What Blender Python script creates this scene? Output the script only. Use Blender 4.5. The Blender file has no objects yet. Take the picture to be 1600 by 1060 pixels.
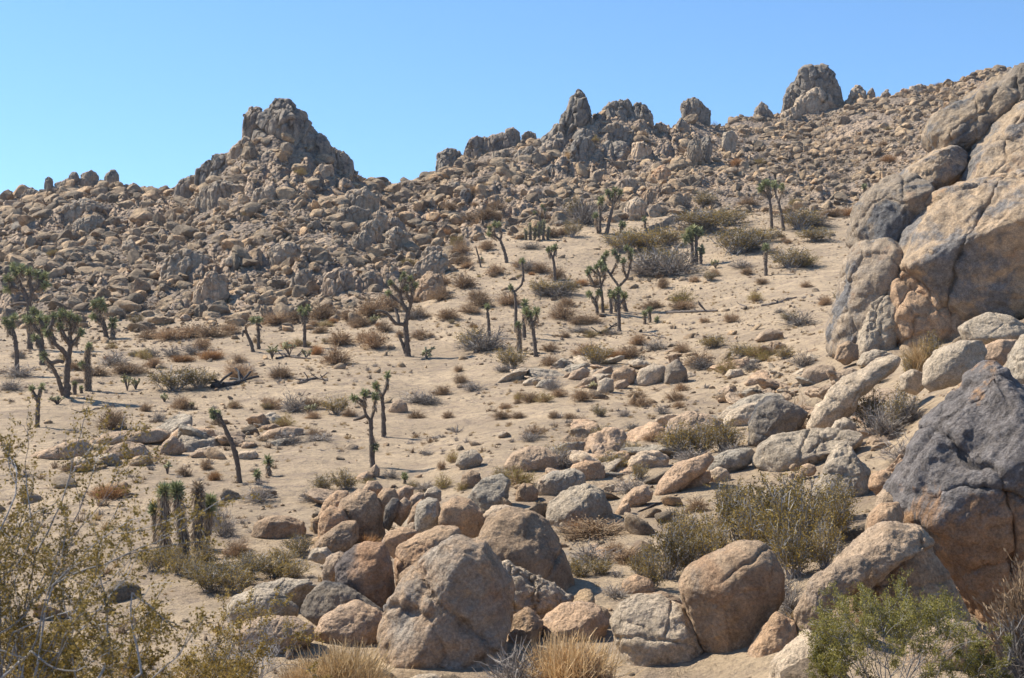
import bpy, bmesh, math, random
import numpy as np
from mathutils import Vector, Matrix, Euler

# ------------------------------------------------------------------ basics
SC = bpy.context.scene
COL = SC.collection
F = 2198.0          # focal length in photo pixels (1600 wide)
HY = 480.0          # photo row of the eye-level horizon
random.seed(7)
RS = np.random.RandomState(11)

def hash3(ix, iy, iz, seed):
    M = np.uint32
    with np.errstate(over='ignore'):
        h = (ix.astype(M) * M(374761393)) ^ (iy.astype(M) * M(668265263)) ^ (iz.astype(M) * M(2246822519)) ^ M((seed * 3266489917) & 0xffffffff)
        h = (h ^ (h >> M(15))) * M(2246822519)
        h = (h ^ (h >> M(13))) * M(3266489917)
        h = h ^ (h >> M(16))
    return h.astype(np.float64) / 2147483648.0 - 1.0

def vnoise(p, seed=0):
    f = np.floor(p); t = p - f
    i = f.astype(np.int64)
    t = t * t * t * (t * (t * 6 - 15) + 10)
    x0, y0, z0 = i[:, 0], i[:, 1], i[:, 2]
    r = 0
    for a in (0, 1):
        wx = t[:, 0] if a else 1 - t[:, 0]
        for b in (0, 1):
            wy = t[:, 1] if b else 1 - t[:, 1]
            for c in (0, 1):
                wz = t[:, 2] if c else 1 - t[:, 2]
                r = r + wx * wy * wz * hash3(x0 + a, y0 + b, z0 + c, seed)
    return r

def fbm(p, octaves=4, seed=0, gain=0.5, ridged=False):
    r = 0; a = 1.0; s = 0
    q = np.array(p, dtype=np.float64) + seed * 13.37
    for k in range(octaves):
        n = vnoise(q, seed + k)
        if ridged: n = 1 - 2 * np.abs(n)
        r = r + a * n; s += a; a *= gain
        q = q * 2.03 + 5.1
    return r / s

def worley(p, seed=0):
    f = np.floor(p).astype(np.int64); n = len(p)
    d1 = np.full(n, 9.0); d2 = np.full(n, 9.0); cid = np.zeros(n); cen = np.zeros((n, 3))
    for a_ in (-1, 0, 1):
        for b_ in (-1, 0, 1):
            for c_ in (-1, 0, 1):
                x, y, z = f[:, 0] + a_, f[:, 1] + b_, f[:, 2] + c_
                q = np.stack([x + 0.5 + 0.42 * hash3(x, y, z, seed), y + 0.5 + 0.42 * hash3(x, y, z, seed + 1), z + 0.5 + 0.42 * hash3(x, y, z, seed + 2)], 1)
                dd = np.linalg.norm(p - q, axis=1)
                m = dd < d1
                d2 = np.where(m, d1, np.minimum(d2, dd)); cid = np.where(m, hash3(x, y, z, seed + 3), cid); cen = np.where(m[:, None], q, cen); d1 = np.where(m, dd, d1)
    return d1, d2, cid, p - cen

def mk_mesh(name, V, faces, mats=(), smooth=True, tint=None, matidx=None):
    """faces: list of int arrays (n,3) / (n,4)"""
    me = bpy.data.meshes.new(name)
    V = np.ascontiguousarray(V, dtype=np.float32)
    faces = [np.asarray(f, dtype=np.int32) for f in faces if len(f)]
    me.vertices.add(len(V)); me.vertices.foreach_set('co', V.ravel())
    tot = np.concatenate([np.full(len(f), f.shape[1], np.int32) for f in faces])
    loops = np.concatenate([f.ravel() for f in faces])
    me.loops.add(len(loops)); me.loops.foreach_set('vertex_index', loops)
    me.polygons.add(len(tot))
    st = np.concatenate([[0], np.cumsum(tot)[:-1]]).astype(np.int32)
    me.polygons.foreach_set('loop_start', st)
    me.polygons.foreach_set('loop_total', tot)
    me.polygons.foreach_set('use_smooth', np.full(len(tot), bool(smooth)))
    if tint is not None:
        at = me.attributes.new('tint', 'FLOAT', 'POINT')
        at.data.foreach_set('value', np.asarray(tint, dtype=np.float32))
    for m in mats: me.materials.append(m)
    if matidx is not None: me.polygons.foreach_set('material_index', np.asarray(matidx, np.int32))
    me.update(calc_edges=True)
    return me

def link(name, me, loc=(0, 0, 0), parent=None):
    o = bpy.data.objects.new(name, me); COL.objects.link(o)
    o.location = loc
    if parent: o.parent = parent
    return o

def tag(o, label=None, cat=None, group=None, kind=None):
    if label: o['label'] = label
    if cat: o['category'] = cat
    if group: o['group'] = group
    if kind: o['kind'] = kind
    return o

def vnormals(V, Fc):
    a, b, c = V[Fc[:, 0]], V[Fc[:, 1]], V[Fc[:, 2]]
    n = np.cross(b - a, c - a)
    N = np.zeros_like(V)
    for k in range(3):
        for j in range(3):
            N[:, j] += np.bincount(Fc[:, k], n[:, j], len(V))
    return N / (np.linalg.norm(N, axis=1, keepdims=True) + 1e-12)

_ico = {}
def ico(level):
    if level not in _ico:
        bm = bmesh.new(); bmesh.ops.create_icosphere(bm, subdivisions=level, radius=1.0)
        bm.verts.ensure_lookup_table()
        V = np.array([v.co[:] for v in bm.verts]); Fc = np.array([[v.index for v in f.verts] for f in bm.faces])
        bm.free()
        V /= np.linalg.norm(V, axis=1, keepdims=True)
        _ico[level] = (V, Fc)
    return _ico[level]

# ------------------------------------------------------------------ materials
def new_mat(name):
    m = bpy.data.materials.new(name); m.use_nodes = True
    nt = m.node_tree; b = nt.nodes['Principled BSDF']
    b.inputs['Roughness'].default_value = 0.92
    b.inputs['Specular IOR Level'].default_value = 0.18
    return m, nt, b

class NT:
    def __init__(s, nt): s.nt = nt
    def n(s, t, **kw):
        x = s.nt.nodes.new(t)
        for k, v in kw.items(): setattr(x, k, v)
        return x
    def L(s, a, b): s.nt.links.new(a, b)
    def noise(s, vec, scale, detail=5, rough=0.55, dist=0.0):
        x = s.n('ShaderNodeTexNoise'); x.inputs['Scale'].default_value = scale
        x.inputs['Detail'].default_value = detail; x.inputs['Roughness'].default_value = rough
        x.inputs['Distortion'].default_value = dist
        if vec is not None: s.L(vec, x.inputs['Vector'])
        return x.outputs['Fac']
    def ramp(s, fac, stops, interp='LINEAR'):
        r = s.n('ShaderNodeValToRGB'); e = r.color_ramp.elements; r.color_ramp.interpolation = interp
        while len(e) < len(stops): e.new(0.5)
        for el, (p, c) in zip(e, stops):
            el.position = p; el.color = (*c, 1) if not isinstance(c, (int, float)) else (c, c, c, 1)
        s.L(fac, r.inputs['Fac']); return r.outputs['Color']
    def mix(s, fac, a, b, blend='MIX'):
        m = s.n('ShaderNodeMix', data_type='RGBA', blend_type=blend)
        for sock, v in ((m.inputs['Factor'], fac), (m.inputs['A'], a), (m.inputs['B'], b)):
            if isinstance(v, (int, float)): sock.default_value = v
            elif isinstance(v, tuple): sock.default_value = (*v, 1)
            else: s.L(v, sock)
        return m.outputs['Result']
    def math(s, op, a, b=0.0, clamp=False):
        m = s.n('ShaderNodeMath', operation=op); m.use_clamp = clamp
        for i, v in enumerate((a, b)):
            if isinstance(v, (int, float)): m.inputs[i].default_value = v
            else: s.L(v, m.inputs[i])
        return m.outputs[0]
    def bump(s, h, dist, strength=1.0, normal=None):
        b = s.n('ShaderNodeBump'); b.inputs['Distance'].default_value = dist; b.inputs['Strength'].default_value = strength
        s.L(h, b.inputs['Height'])
        if normal is not None: s.L(normal, b.inputs['Normal'])
        return b.outputs['Normal']

def rock_mat(name, c1, c2, varnish=(0.075, 0.07, 0.068), thr=0.62, stain=(0.36, 0.19, 0.09), sthr=0.62, zgrad=None, tint=False, vsoft=0.10):
    def ds(c, f=0.13):
        l = 0.35 * c[0] + 0.45 * c[1] + 0.2 * c[2]
        return tuple(x + (l - x) * f for x in c)
    c1, c2, stain = ds(c1), ds(c2), ds(stain, 0.08)
    c1, c2 = (c1[0] * 1.0, c1[1] * 1.02, c1[2] * 0.98), (c2[0] * 1.0, c2[1] * 1.02, c2[2] * 0.98)
    m, nt, b = new_mat(name); k = NT(nt)
    geo = k.n('ShaderNodeNewGeometry'); pos = geo.outputs['Position']
    oi = k.n('ShaderNodeObjectInfo')
    # own offset per object so neighbours do not share one pattern
    n1 = k.noise(pos, 1.1, 9, 0.66)
    col = k.mix(k.ramp(n1, [(0.40, 0.0), (0.60, 1.0)]), c1, c2)
    col = k.mix(k.math('MULTIPLY', k.ramp(k.noise(pos, 1.9, 9, 0.72, 0.5), [(0.56, 0.0), (0.64, 1.0)]), 0.34), col, (0.27, 0.245, 0.22))
    n2 = k.noise(pos, 0.55, 7, 0.66, 0.6)
    st = k.ramp(n2, [(sthr, 0.0), (sthr + 0.16, 1.0)])
    col = k.mix(k.math('MULTIPLY', st, 0.75), col, stain)
    n3 = k.noise(pos, 0.42, 8, 0.68, 0.4)
    if zgrad:
        tc = k.n('ShaderNodeTexCoord'); sx = k.n('ShaderNodeSeparateXYZ'); k.L(tc.outputs['Object'], sx.inputs[0])
        ax, ay, az, off = zgrad
        g = k.math('ADD', k.math('ADD', k.math('MULTIPLY', sx.outputs[0], ax), k.math('MULTIPLY', sx.outputs[1], ay)), k.math('ADD', k.math('MULTIPLY', sx.outputs[2], az), off))
        n3 = k.math('ADD', n3, g)
    vf = k.ramp(n3, [(thr, 0.0), (thr + vsoft, 1.0)])
    vn = k.mix(k.ramp(k.noise(pos, 5.0, 5, 0.7), [(0.35, 0.0), (0.7, 1.0)]), varnish, tuple(min(1, 2.1 * x) for x in varnish))
    col = k.mix(k.math('MULTIPLY', vf, 0.88), col, vn)
    # granite grain and lichen flecks
    col = k.mix(1.0, col, k.ramp(k.noise(pos, 17.0, 6, 0.75), [(0.32, 0.66), (0.5, 1.06), (0.68, 1.5)]), 'MULTIPLY')
    col = k.mix(1.0, col, k.ramp(k.noise(pos, 2.6, 6, 0.7), [(0.32, 0.68), (0.5, 1.0), (0.68, 1.25)]), 'MULTIPLY')
    if tint:
        at = k.n('ShaderNodeAttribute', attribute_name='tint'); rnd = at.outputs['Fac']
    else: rnd = oi.outputs['Random']
    if tint: col = k.mix(1.0, col, k.ramp(k.math('FRACT', k.math('MULTIPLY', rnd, 7.31)), [(0.0, (0.55, 0.56, 0.58)), (0.3, (0.85, 0.85, 0.86)), (0.6, (1.0, 0.97, 0.93)), (1.0, (1.25, 1.16, 1.04))]), 'MULTIPLY')
    col = k.mix(1.0, col, k.ramp(rnd, [(0.0, (0.80, 0.80, 0.80)), (0.35, (0.94, 0.94, 0.94)), (0.7, (1.04, 1.01, 0.98)), (1.0, (1.16, 1.07, 1.0))]), 'MULTIPLY')
    k.L(col, b.inputs['Base Color'])
    h = k.noise(pos, 3.0, 10, 0.68)
    nrm = k.bump(h, 0.26, 0.8)
    nrm = k.bump(k.noise(pos, 9.0, 5, 0.65), 0.085, 0.9, nrm)
    v = k.n('ShaderNodeTexVoronoi'); v.inputs['Scale'].default_value = 9.0; k.L(pos, v.inputs['Vector'])
    nrm = k.bump(k.noise(pos, 20.0, 4, 0.62), 0.038, 0.9, nrm)
    nrm = k.bump(v.outputs['Distance'], 0.02, 0.4, nrm)
    k.L(nrm, b.inputs['Normal'])
    return m

M = {}
M['tan'] = rock_mat('tan_granite', (0.49, 0.325, 0.205), (0.40, 0.27, 0.18), thr=0.63)
M['brown'] = rock_mat('brown_granite', (0.48, 0.305, 0.18), (0.38, 0.245, 0.15), thr=0.65, sthr=0.54, stain=(0.40, 0.21, 0.10))
M['pale'] = rock_mat('pale_granite', (0.54, 0.40, 0.275), (0.44, 0.33, 0.235), thr=0.68, sthr=0.70)
M['grey'] = rock_mat('grey_granite', (0.47, 0.365, 0.265), (0.35, 0.28, 0.215), thr=0.60, sthr=0.64)
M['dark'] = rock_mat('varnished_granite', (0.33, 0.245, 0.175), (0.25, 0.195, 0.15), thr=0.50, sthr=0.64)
M['far'] = rock_mat('hill_granite', (0.47, 0.34, 0.23), (0.35, 0.26, 0.185), thr=0.58, sthr=0.60)
M['fardark'] = rock_mat('crag_granite', (0.34, 0.265, 0.20), (0.25, 0.20, 0.16), thr=0.53, sthr=0.62)
M['rubble'] = rock_mat('rubble_granite', (0.45, 0.315, 0.195), (0.25, 0.175, 0.115), thr=0.64, sthr=0.62, tint=True)
M['patch'] = rock_mat('patched_granite', (0.44, 0.26, 0.15), (0.35, 0.21, 0.125), thr=0.60, sthr=0.55, zgrad=(-0.28, 0, 0.06, 0.02))
M['bigdark'] = rock_mat('dark_topped_granite', (0.43, 0.235, 0.115), (0.34, 0.19, 0.105), varnish=(0.105, 0.10, 0.098), thr=0.585, sthr=0.55, zgrad=(-0.012, 0.0, 0.042, -0.02), vsoft=0.05)
M['hero'] = rock_mat('fractured_granite', (0.48, 0.30, 0.175), (0.38, 0.29, 0.22), varnish=(0.13, 0.13, 0.13), thr=0.56, sthr=0.54, stain=(0.38, 0.19, 0.085))
M['cliffdark'] = rock_mat('streaked_outcrop_granite', (0.39, 0.28, 0.19), (0.29, 0.22, 0.165), varnish=(0.10, 0.098, 0.098), thr=0.53, sthr=0.58, zgrad=(-0.012, 0.0, -0.010, 0.03), vsoft=0.07)
M['cliff'] = rock_mat('outcrop_granite', (0.45, 0.31, 0.195), (0.33, 0.24, 0.165), varnish=(0.11, 0.107, 0.105), thr=0.49, sthr=0.56, vsoft=0.10)

def sand_mat():
    m, nt, b = new_mat('desert_sand'); k = NT(nt)
    pos = k.n('ShaderNodeNewGeometry').outputs['Position']
    col = k.mix(k.ramp(k.noise(pos, 0.16, 6, 0.6), [(0.35, 0.0), (0.65, 1.0)]), (0.51, 0.375, 0.24), (0.36, 0.265, 0.172))
    col = k.mix(k.math('MULTIPLY', k.ramp(k.noise(pos, 0.6, 8, 0.72, 0.3), [(0.48, 0.0), (0.60, 1.0)]), 0.62), col, (0.28, 0.205, 0.145))
    col = k.mix(k.math('MULTIPLY', k.ramp(k.noise(pos, 2.4, 8, 0.75), [(0.54, 0.0), (0.62, 1.0)]), 0.6), col, (0.19, 0.145, 0.115))
    col = k.mix(1.0, col, k.ramp(k.noise(pos, 12.0, 6, 0.75), [(0.3, 0.72), (0.5, 1.0), (0.7, 1.2)]), 'MULTIPLY')
    at = k.n('ShaderNodeAttribute', attribute_name='tint')     # hill soil is greyer and stonier than the flat
    col = k.mix(k.math('MULTIPLY', at.outputs['Fac'], 0.8), col, k.mix(k.ramp(k.noise(pos, 1.6, 8, 0.75), [(0.4, 0.0), (0.6, 1.0)]), (0.30, 0.225, 0.17), (0.15, 0.12, 0.098)))
    bd = k.n('ShaderNodeAttribute', attribute_name='bedrock')
    rc = k.mix(k.ramp(k.noise(pos, 0.5, 9, 0.7), [(0.4, 0.0), (0.6, 1.0)]), (0.46, 0.33, 0.225), (0.31, 0.23, 0.165))
    rc = k.mix(k.math('MULTIPLY', k.ramp(k.noise(pos, 0.33, 8, 0.7), [(0.52, 0.0), (0.62, 1.0)]), 0.75), rc, (0.15, 0.125, 0.11))
    col = k.mix(k.ramp(k.math('ADD', bd.outputs['Fac'], k.math('MULTIPLY', k.noise(pos, 0.8, 6, 0.7), 0.5)), [(0.45, 0.0), (0.6, 1.0)]), col, rc)
    k.L(col, b.inputs['Base Color'])
    nrm = k.bump(k.noise(pos, 0.9, 9, 0.66), 0.7, 1.0)
    nrm = k.bump(k.noise(pos, 7.0, 5, 0.65), 0.07, 0.9, nrm)
    vo = k.n('ShaderNodeTexVoronoi'); vo.inputs['Scale'].default_value = 1.7; k.L(pos, vo.inputs['Vector'])
    nrm = k.bump(k.math('MULTIPLY', vo.outputs['Distance'], k.math('MULTIPLY', at.outputs['Fac'], -1.0)), 0.5, 1.0, nrm)
    k.L(nrm, b.inputs['Normal'])
    return m
M['sand'] = sand_mat()

def plant_mat(name, cols, trans=0.0, rnd=0.25, rough=0.8):
    """cols: ramp over the per-twig tint"""
    m, nt, b = new_mat(name); k = NT(nt)
    at = k.n('ShaderNodeAttribute', attribute_name='tint'); oi = k.n('ShaderNodeObjectInfo')
    col = k.ramp(at.outputs['Fac'], [(i / max(1, len(cols) - 1), c) for i, c in enumerate(cols)])
    col = k.mix(1.0, col, k.ramp(oi.outputs['Random'], [(0.0, (1 - rnd, 1 - rnd, 1 - rnd)), (0.5, (1.0, 0.98, 0.95)), (1.0, (1 + rnd, 1 + 0.8 * rnd, 1 + 0.6 * rnd))]), 'MULTIPLY')
    k.L(col, b.inputs['Base Color']); b.inputs['Roughness'].default_value = rough
    if trans:
        t = k.n('ShaderNodeBsdfTranslucent'); k.L(col, t.inputs['Color'])
        mx = k.n('ShaderNodeMixShader'); mx.inputs[0].default_value = trans
        k.L(b.outputs[0], mx.inputs[1]); k.L(t.outputs[0], mx.inputs[2])
        k.L(mx.outputs[0], nt.nodes['Material Output'].inputs['Surface'])
    return m
M['drytwig'] = plant_mat('dry_twigs', [(0.16, 0.11, 0.075), (0.30, 0.20, 0.12), (0.42, 0.29, 0.17), (0.36, 0.27, 0.18)], 0.15)
M['greytwig'] = plant_mat('grey_twigs', [(0.12, 0.105, 0.095), (0.24, 0.21, 0.185), (0.36, 0.32, 0.28)], 0.1)
M['straw'] = plant_mat('straw_stems', [(0.34, 0.23, 0.11), (0.50, 0.35, 0.18), (0.58, 0.44, 0.26)], 0.25)
M['rust'] = plant_mat('rusty_stems', [(0.22, 0.11, 0.05), (0.40, 0.22, 0.10), (0.46, 0.29, 0.14)], 0.2)
M['olive'] = plant_mat('olive_leaves', [(0.15, 0.105, 0.026), (0.28, 0.195, 0.05), (0.42, 0.30, 0.09)], 0.3)
M['green'] = plant_mat('green_leaves', [(0.13, 0.125, 0.03), (0.225, 0.20, 0.05), (0.34, 0.285, 0.09)], 0.3)
M['yellow'] = plant_mat('yellow_green_stems', [(0.17, 0.14, 0.03), (0.31, 0.25, 0.06), (0.44, 0.35, 0.10)], 0.25)
M['stem'] = plant_mat('grey_bark_stems', [(0.17, 0.155, 0.145), (0.30, 0.28, 0.265), (0.42, 0.40, 0.38)], 0.0, 0.1)
M['yucca'] = plant_mat('joshua_leaves', [(0.13, 0.15, 0.07), (0.27, 0.29, 0.14), (0.47, 0.45, 0.25)], 0.15, 0.2, 0.55)
M['deadleaf'] = plant_mat('dead_joshua_leaves', [(0.25, 0.185, 0.125), (0.43, 0.32, 0.21), (0.58, 0.46, 0.32)], 0.1, 0.15)
M['cholla'] = plant_mat('cholla_joints', [(0.22, 0.20, 0.09), (0.46, 0.42, 0.22), (0.62, 0.56, 0.34)], 0.1)
M['palewood'] = plant_mat('bleached_twigs', [(0.28, 0.25, 0.22), (0.48, 0.44, 0.40), (0.62, 0.58, 0.54)], 0.0)

def bark_mat(name, c1, c2):
    m, nt, b = new_mat(name); k = NT(nt)
    pos = k.n('ShaderNodeNewGeometry').outputs['Position']
    col = k.mix(k.ramp(k.noise(pos, 7.0, 6, 0.7), [(0.35, 0.0), (0.65, 1.0)]), c1, c2)
    k.L(col, b.inputs['Base Color'])
    k.L(k.bump(k.noise(pos, 16.0, 6, 0.7), 0.08, 1.0), b.inputs['Normal'])
    return m
M['bark'] = bark_mat('joshua_bark', (0.10, 0.077, 0.06), (0.22, 0.17, 0.13))
M['wood'] = bark_mat('weathered_wood', (0.10, 0.08, 0.068), (0.22, 0.18, 0.15))
M['char'] = bark_mat('charred_wood', (0.035, 0.033, 0.033), (0.11, 0.10, 0.095))
M['pole'] = bark_mat('dark_pole', (0.06, 0.045, 0.038), (0.11, 0.085, 0.07))
# ------------------------------------------------------------------ terrain: columns of (distance, photo row)
TCOLS = {
 -1700: [(24,1060),(40,860),(60,720),(85,620),(110,550),(150,490),(240,380)],
 -400: [(24,1060),(38,870),(58,725),(80,630),(105,565),(128,515),(235,345)],
 0: [(24,1065),(38,872),(57,725),(78,630),(100,565),(128,512),(165,430),(235,318)],
 100: [(24,1070),(38,872),(57,725),(78,630),(100,565),(127,516),(165,430),(233,295)],
 180: [(24,1075),(38,870),(57,727),(78,633),(100,566),(126,519),(165,430),(232,291)],
 270: [(24,1078),(38,868),(57,730),(78,637),(101,563),(125,516),(165,415),(225,305)],
 330: [(24,1080),(38,867),(56,735),(77,642),(102,560),(126,510),(165,400),(205,292),(212,266)],
 385: [(24,1082),(38,866),(56,738),(76,646),(102,558),(127,506),(165,390),(200,272),(206,230)],
 430: [(24,1083),(38,866),(56,740),(76,650),(102,557),(127,504),(165,385),(199,270),(206,202)],
 480: [(24,1084),(38,866),(55,741),(75,652),(103,557),(127,502),(165,385),(200,272),(208,220)],
 540: [(24,1085),(38,866),(55,742),(75,654),(103,557),(128,498),(165,392),(212,266)],
 600: [(24,1085),(28,1005),(38,865),(55,742),(75,655),(103,557),(131,482),(165,400),(225,290)],
 660: [(24,1085),(28,1002),(38,865),(55,742),(75,655),(103,557),(140,462),(170,390),(240,286)],
 700: [(24,1085),(28,1000),(37,868),(53,745),(74,655),(103,556),(148,430),(175,375),(240,270)],
 760: [(24,1084),(28,995),(37,866),(50,750),(73,652),(100,556),(120,500),(150,420),(168,375),(229,264),(240,238)],
 850: [(24,1080),(28,990),(36,868),(48,760),(70,650),(97,560),(120,500),(148,420),(172,362),(224,282),(238,222)],
 905: [(24,1078),(28,987),(36,868),(47,765),(66,665),(95,567),(119,502),(147,423),(172,361),(224,286),(238,190)],
 960: [(24,1076),(28,985),(35,870),(46,770),(62,680),(93,572),(118,505),(146,427),(172,361),(224,286),(238,190)],
 1010: [(24,1075),(28,983),(35,868),(45,772),(58,690),(74,630),(92,575),(118,505),(145,428),(172,361),(202,312),(223,272),(240,200)],
 1080: [(24,1072),(28,978),(36,850),(45,765),(57,690),(71,630),(89,572),(115,500),(143,424),(173,357),(196,322),(224,262),(255,186)],
 1150: [(23,1068),(28,970),(36,845),(45,757),(56,685),(70,628),(87,568),(112,495),(141,420),(173,354),(192,328),(280,186)],
 1220: [(22,1065),(28,960),(36,838),(45,748),(56,676),(68,622),(84,563),(109,490),(140,415),(172,350),(190,330),(288,182)],
 1270: [(22,1062),(27,965),(36,828),(45,735),(55,667),(67,610),(82,557),(107,486),(140,413),(172,348),(190,330),(279,198),(288,158)],
 1330: [(21,1060),(27,960),(36,815),(45,720),(55,650),(65,595),(80,547),(105,481),(140,411),(172,346),(192,326),(285,165)],
 1400: [(21,1062),(27,985),(31,900),(36,808),(44,708),(53,640),(63,582),(77,543),(105,476),(145,400),(174,342),(285,152)],
 1450: [(20,1070),(27,1000),(31,930),(36,800),(42,700),(50,622),(60,572),(75,540),(105,470),(150,390),(285,144)],
 1540: [(19,1078),(26,1035),(31,965),(36,790),(41,655),(50,582),(61,540),(78,515),(110,450),(155,365),(287,116)],
 1600: [(19,1085),(26,1045),(31,985),(36,765),(40,638),(50,560),(62,518),(80,495),(110,440),(155,355),(290,102)],
 1800: [(19,1085),(26,1045),(31,985),(36,755),(40,620),(50,545),(62,500),(80,470),(110,410),(155,330),(290,92)],
 3300: [(19,1055),(25,900),(32,760),(40,660),(60,560),(100,470),(155,380),(290,150)],
}
TOE = np.array([(-1700,150),(0,127),(270,124),(430,126),(540,127),(600,131),(660,142),(700,152),(760,166),(850,174),(1000,182),(1100,184),(1200,183),(1400,178),(1600,176),(3300,176)], float)
def toe(u): return np.interp(u, TOE[:, 0], TOE[:, 1])

ug = np.unique(np.concatenate([np.linspace(-1700, -60, 80), np.linspace(-60, 1660, 780), np.linspace(1660, 3300, 80)]))
dg = np.concatenate([np.linspace(2.5, 20, 40, endpoint=False), np.linspace(20, 60, 190, endpoint=False), np.linspace(60, 130, 220, endpoint=False), np.linspace(130, 300, 300, endpoint=False), np.linspace(300, 440, 40)])
def build_z():
    ks = sorted(TCOLS); prof = []
    for u in ks:
        kk = TCOLS[u]
        d = [2.5, 10, 15] + [a for a, _ in kk]
        z = [-1.9, -3.7, -4.55] + [a * (HY - y) / F for a, y in kk]
        dr, zr = d[-1], z[-1]
        d += [dr + 6, dr + 30, dr + 75, 440]; z += [zr - 0.3, zr - 6, zr - 20, -10.5]
        if z[-1] > z[-2]: z[-2] = -10.0
        prof.append(np.interp(dg, d, z))
    prof = np.array(prof)                       # columns x depth
    Z = np.empty((len(ug), len(dg)))
    for j in range(len(dg)): Z[:, j] = np.interp(ug, ks, prof[:, j])
    # soften the key lines
    def smooth(A, n, axis):
        k = np.hanning(n + 2)[1:-1]; k /= k.sum()
        return np.apply_along_axis(lambda v: np.convolve(np.pad(v, n // 2, 'edge'), k, 'valid'), axis, A)
    Z = smooth(Z, 11, 0); Z = smooth(Z, 9, 1)
    return Z
ZB = build_z()
UU, DD = np.meshgrid(ug, dg, indexing='ij')
XX = DD * (UU - 800) / F
pp = np.stack([XX.ravel(), DD.ravel(), np.zeros(XX.size)], 1)
hill = np.clip((DD - toe(UU) + 3 * fbm(pp * 0.07, 2, 5).reshape(DD.shape)) / 14.0, 0, 1)
ridge_fade = np.clip((DD - 200) / 60, 0, 1)
nz = 0.16 * fbm(pp * 0.22, 4, 3) + 0.05 * fbm(pp * 0.9, 3, 4) + 0.30 * fbm(pp * 0.06, 2, 9)
nh = 0.9 * fbm(pp * 0.11, 5, 6, 0.55) + 0.5 * fbm(pp * 0.35, 3, 8, ridged=True)
hp = pp * np.array([0.30, 0.24, 0.3]) + 0.5 * np.stack([fbm(pp * 0.25, 3, 61), fbm(pp * 0.25, 3, 62), 0 * pp[:, 0]], 1)
sel = hill.ravel() > 0.02
om = np.zeros(len(pp)); bl = np.zeros(len(pp))
q = pp[sel]; om[sel] = np.clip((fbm(q * 0.075, 3, 71) + 0.02) * 4.0, 0, 1)
d1, d2, cid, rel = worley(hp[sel], 81)
bl[sel] = 1.5 * cid - 1.5 * np.exp(-((d2 - d1) / 0.13) ** 2) + 1.3 * (rel[:, 0] * np.sin(cid * 40) + rel[:, 1] * np.sin(cid * 57 + 1) - 0.6 * rel[:, 0]) + 0.9
d1, d2, cid, rel = worley(hp[sel] * 2.6, 82)
bl[sel] += 0.5 * cid - 0.45 * np.exp(-((d2 - d1) / 0.14) ** 2) + 0.5 * (rel[:, 0] * np.sin(cid * 40) + rel[:, 1] * np.sin(cid * 57 + 1))
bl[sel] += 0.35 * fbm(q * 1.3, 4, 91)
OUT = om.reshape(DD.shape) * np.where(UU > 1080, 0.45, 1.0) * np.clip((hill - 0.25) * 2, 0, 1)
near = np.clip((DD - 4) / 30, 0.15, 1)
ZZ = ZB + near * nz.reshape(DD.shape) + hill * nh.reshape(DD.shape) * (1 - 0.4 * ridge_fade) + OUT * bl.reshape(DD.shape) * 0.62
# the eroded gully bank that runs down from the crag toward the flat
def seg_dist(px, py, pts):
    best = np.full(px.shape, 1e9)
    for (x0, y0), (x1, y1) in zip(pts[:-1], pts[1:]):
        vx, vy = x1 - x0, y1 - y0; L = vx * vx + vy * vy
        t = np.clip(((px - x0) * vx + (py - y0) * vy) / L, 0, 1)
        best = np.minimum(best, np.hypot(px - x0 - t * vx, py - y0 - t * vy))
    return best

def Zat(u, d):
    u = np.atleast_1d(np.asarray(u, float)); d = np.atleast_1d(np.asarray(d, float))
    i = np.clip(np.searchsorted(ug, u) - 1, 0, len(ug) - 2); j = np.clip(np.searchsorted(dg, d) - 1, 0, len(dg) - 2)
    a = np.clip((u - ug[i]) / (ug[i + 1] - ug[i]), 0, 1); b = np.clip((d - dg[j]) / (dg[j + 1] - dg[j]), 0, 1)
    return (1-a)*(1-b)*ZZ[i, j] + a*(1-b)*ZZ[i+1, j] + (1-a)*b*ZZ[i, j+1] + a*b*ZZ[i+1, j+1]
def Zxy(X, Y): 
    X = np.asarray(X, float); Y = np.asarray(Y, float)
    return Zat(800 + F * X / np.maximum(Y, 0.1), Y)
_dh = np.concatenate([np.linspace(5, 130, 2500), np.linspace(130.05, 330, 2500)])
def hit(x, y, dmin=5.0):
    """distance at which the ray through photo pixel (x, y) meets the ground"""
    z = Zat(np.full(_dh.shape, float(x)), _dh); r = _dh * (HY - y) / F
    ok = np.nonzero((z >= r) & (_dh >= dmin))[0]
    return float(_dh[ok[0]]) if len(ok) else None
def P(x, y, d): return np.array([d * (x - 800) / F, d, d * (HY - y) / F])
def ground(x, y):
    d = hit(x, y)
    while d is None and y < 700:
        y += 3; d = hit(x, y)
    return P(x, y, d), d

gul = [P(*q)[:2] for q in [(1078, 336, hit(1078, 336) or 185), (1062, 342, hit(1062, 342)), (1048, 348, hit(1048, 348)), (1038, 355, hit(1038, 355)), (1022, 361, hit(1022, 361)), (1008, 368, hit(1008, 368))]]
sd = seg_dist(XX, DD, gul)
gx = np.interp(DD, [q[1] for q in gul[::-1]], [q[0] for q in gul[::-1]])
up = (XX < gx) & (DD > gul[-1][1] - 1) & (DD < gul[0][1] + 1)
ends = np.clip(np.minimum(DD - gul[-1][1] + 1, gul[0][1] + 1 - DD) / 2.0, 0, 1)
ZZ = ZZ + np.where(up, 0.75 * np.exp(-sd / 5.0), -0.25 * np.exp(-sd / 0.9)) * ends

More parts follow.
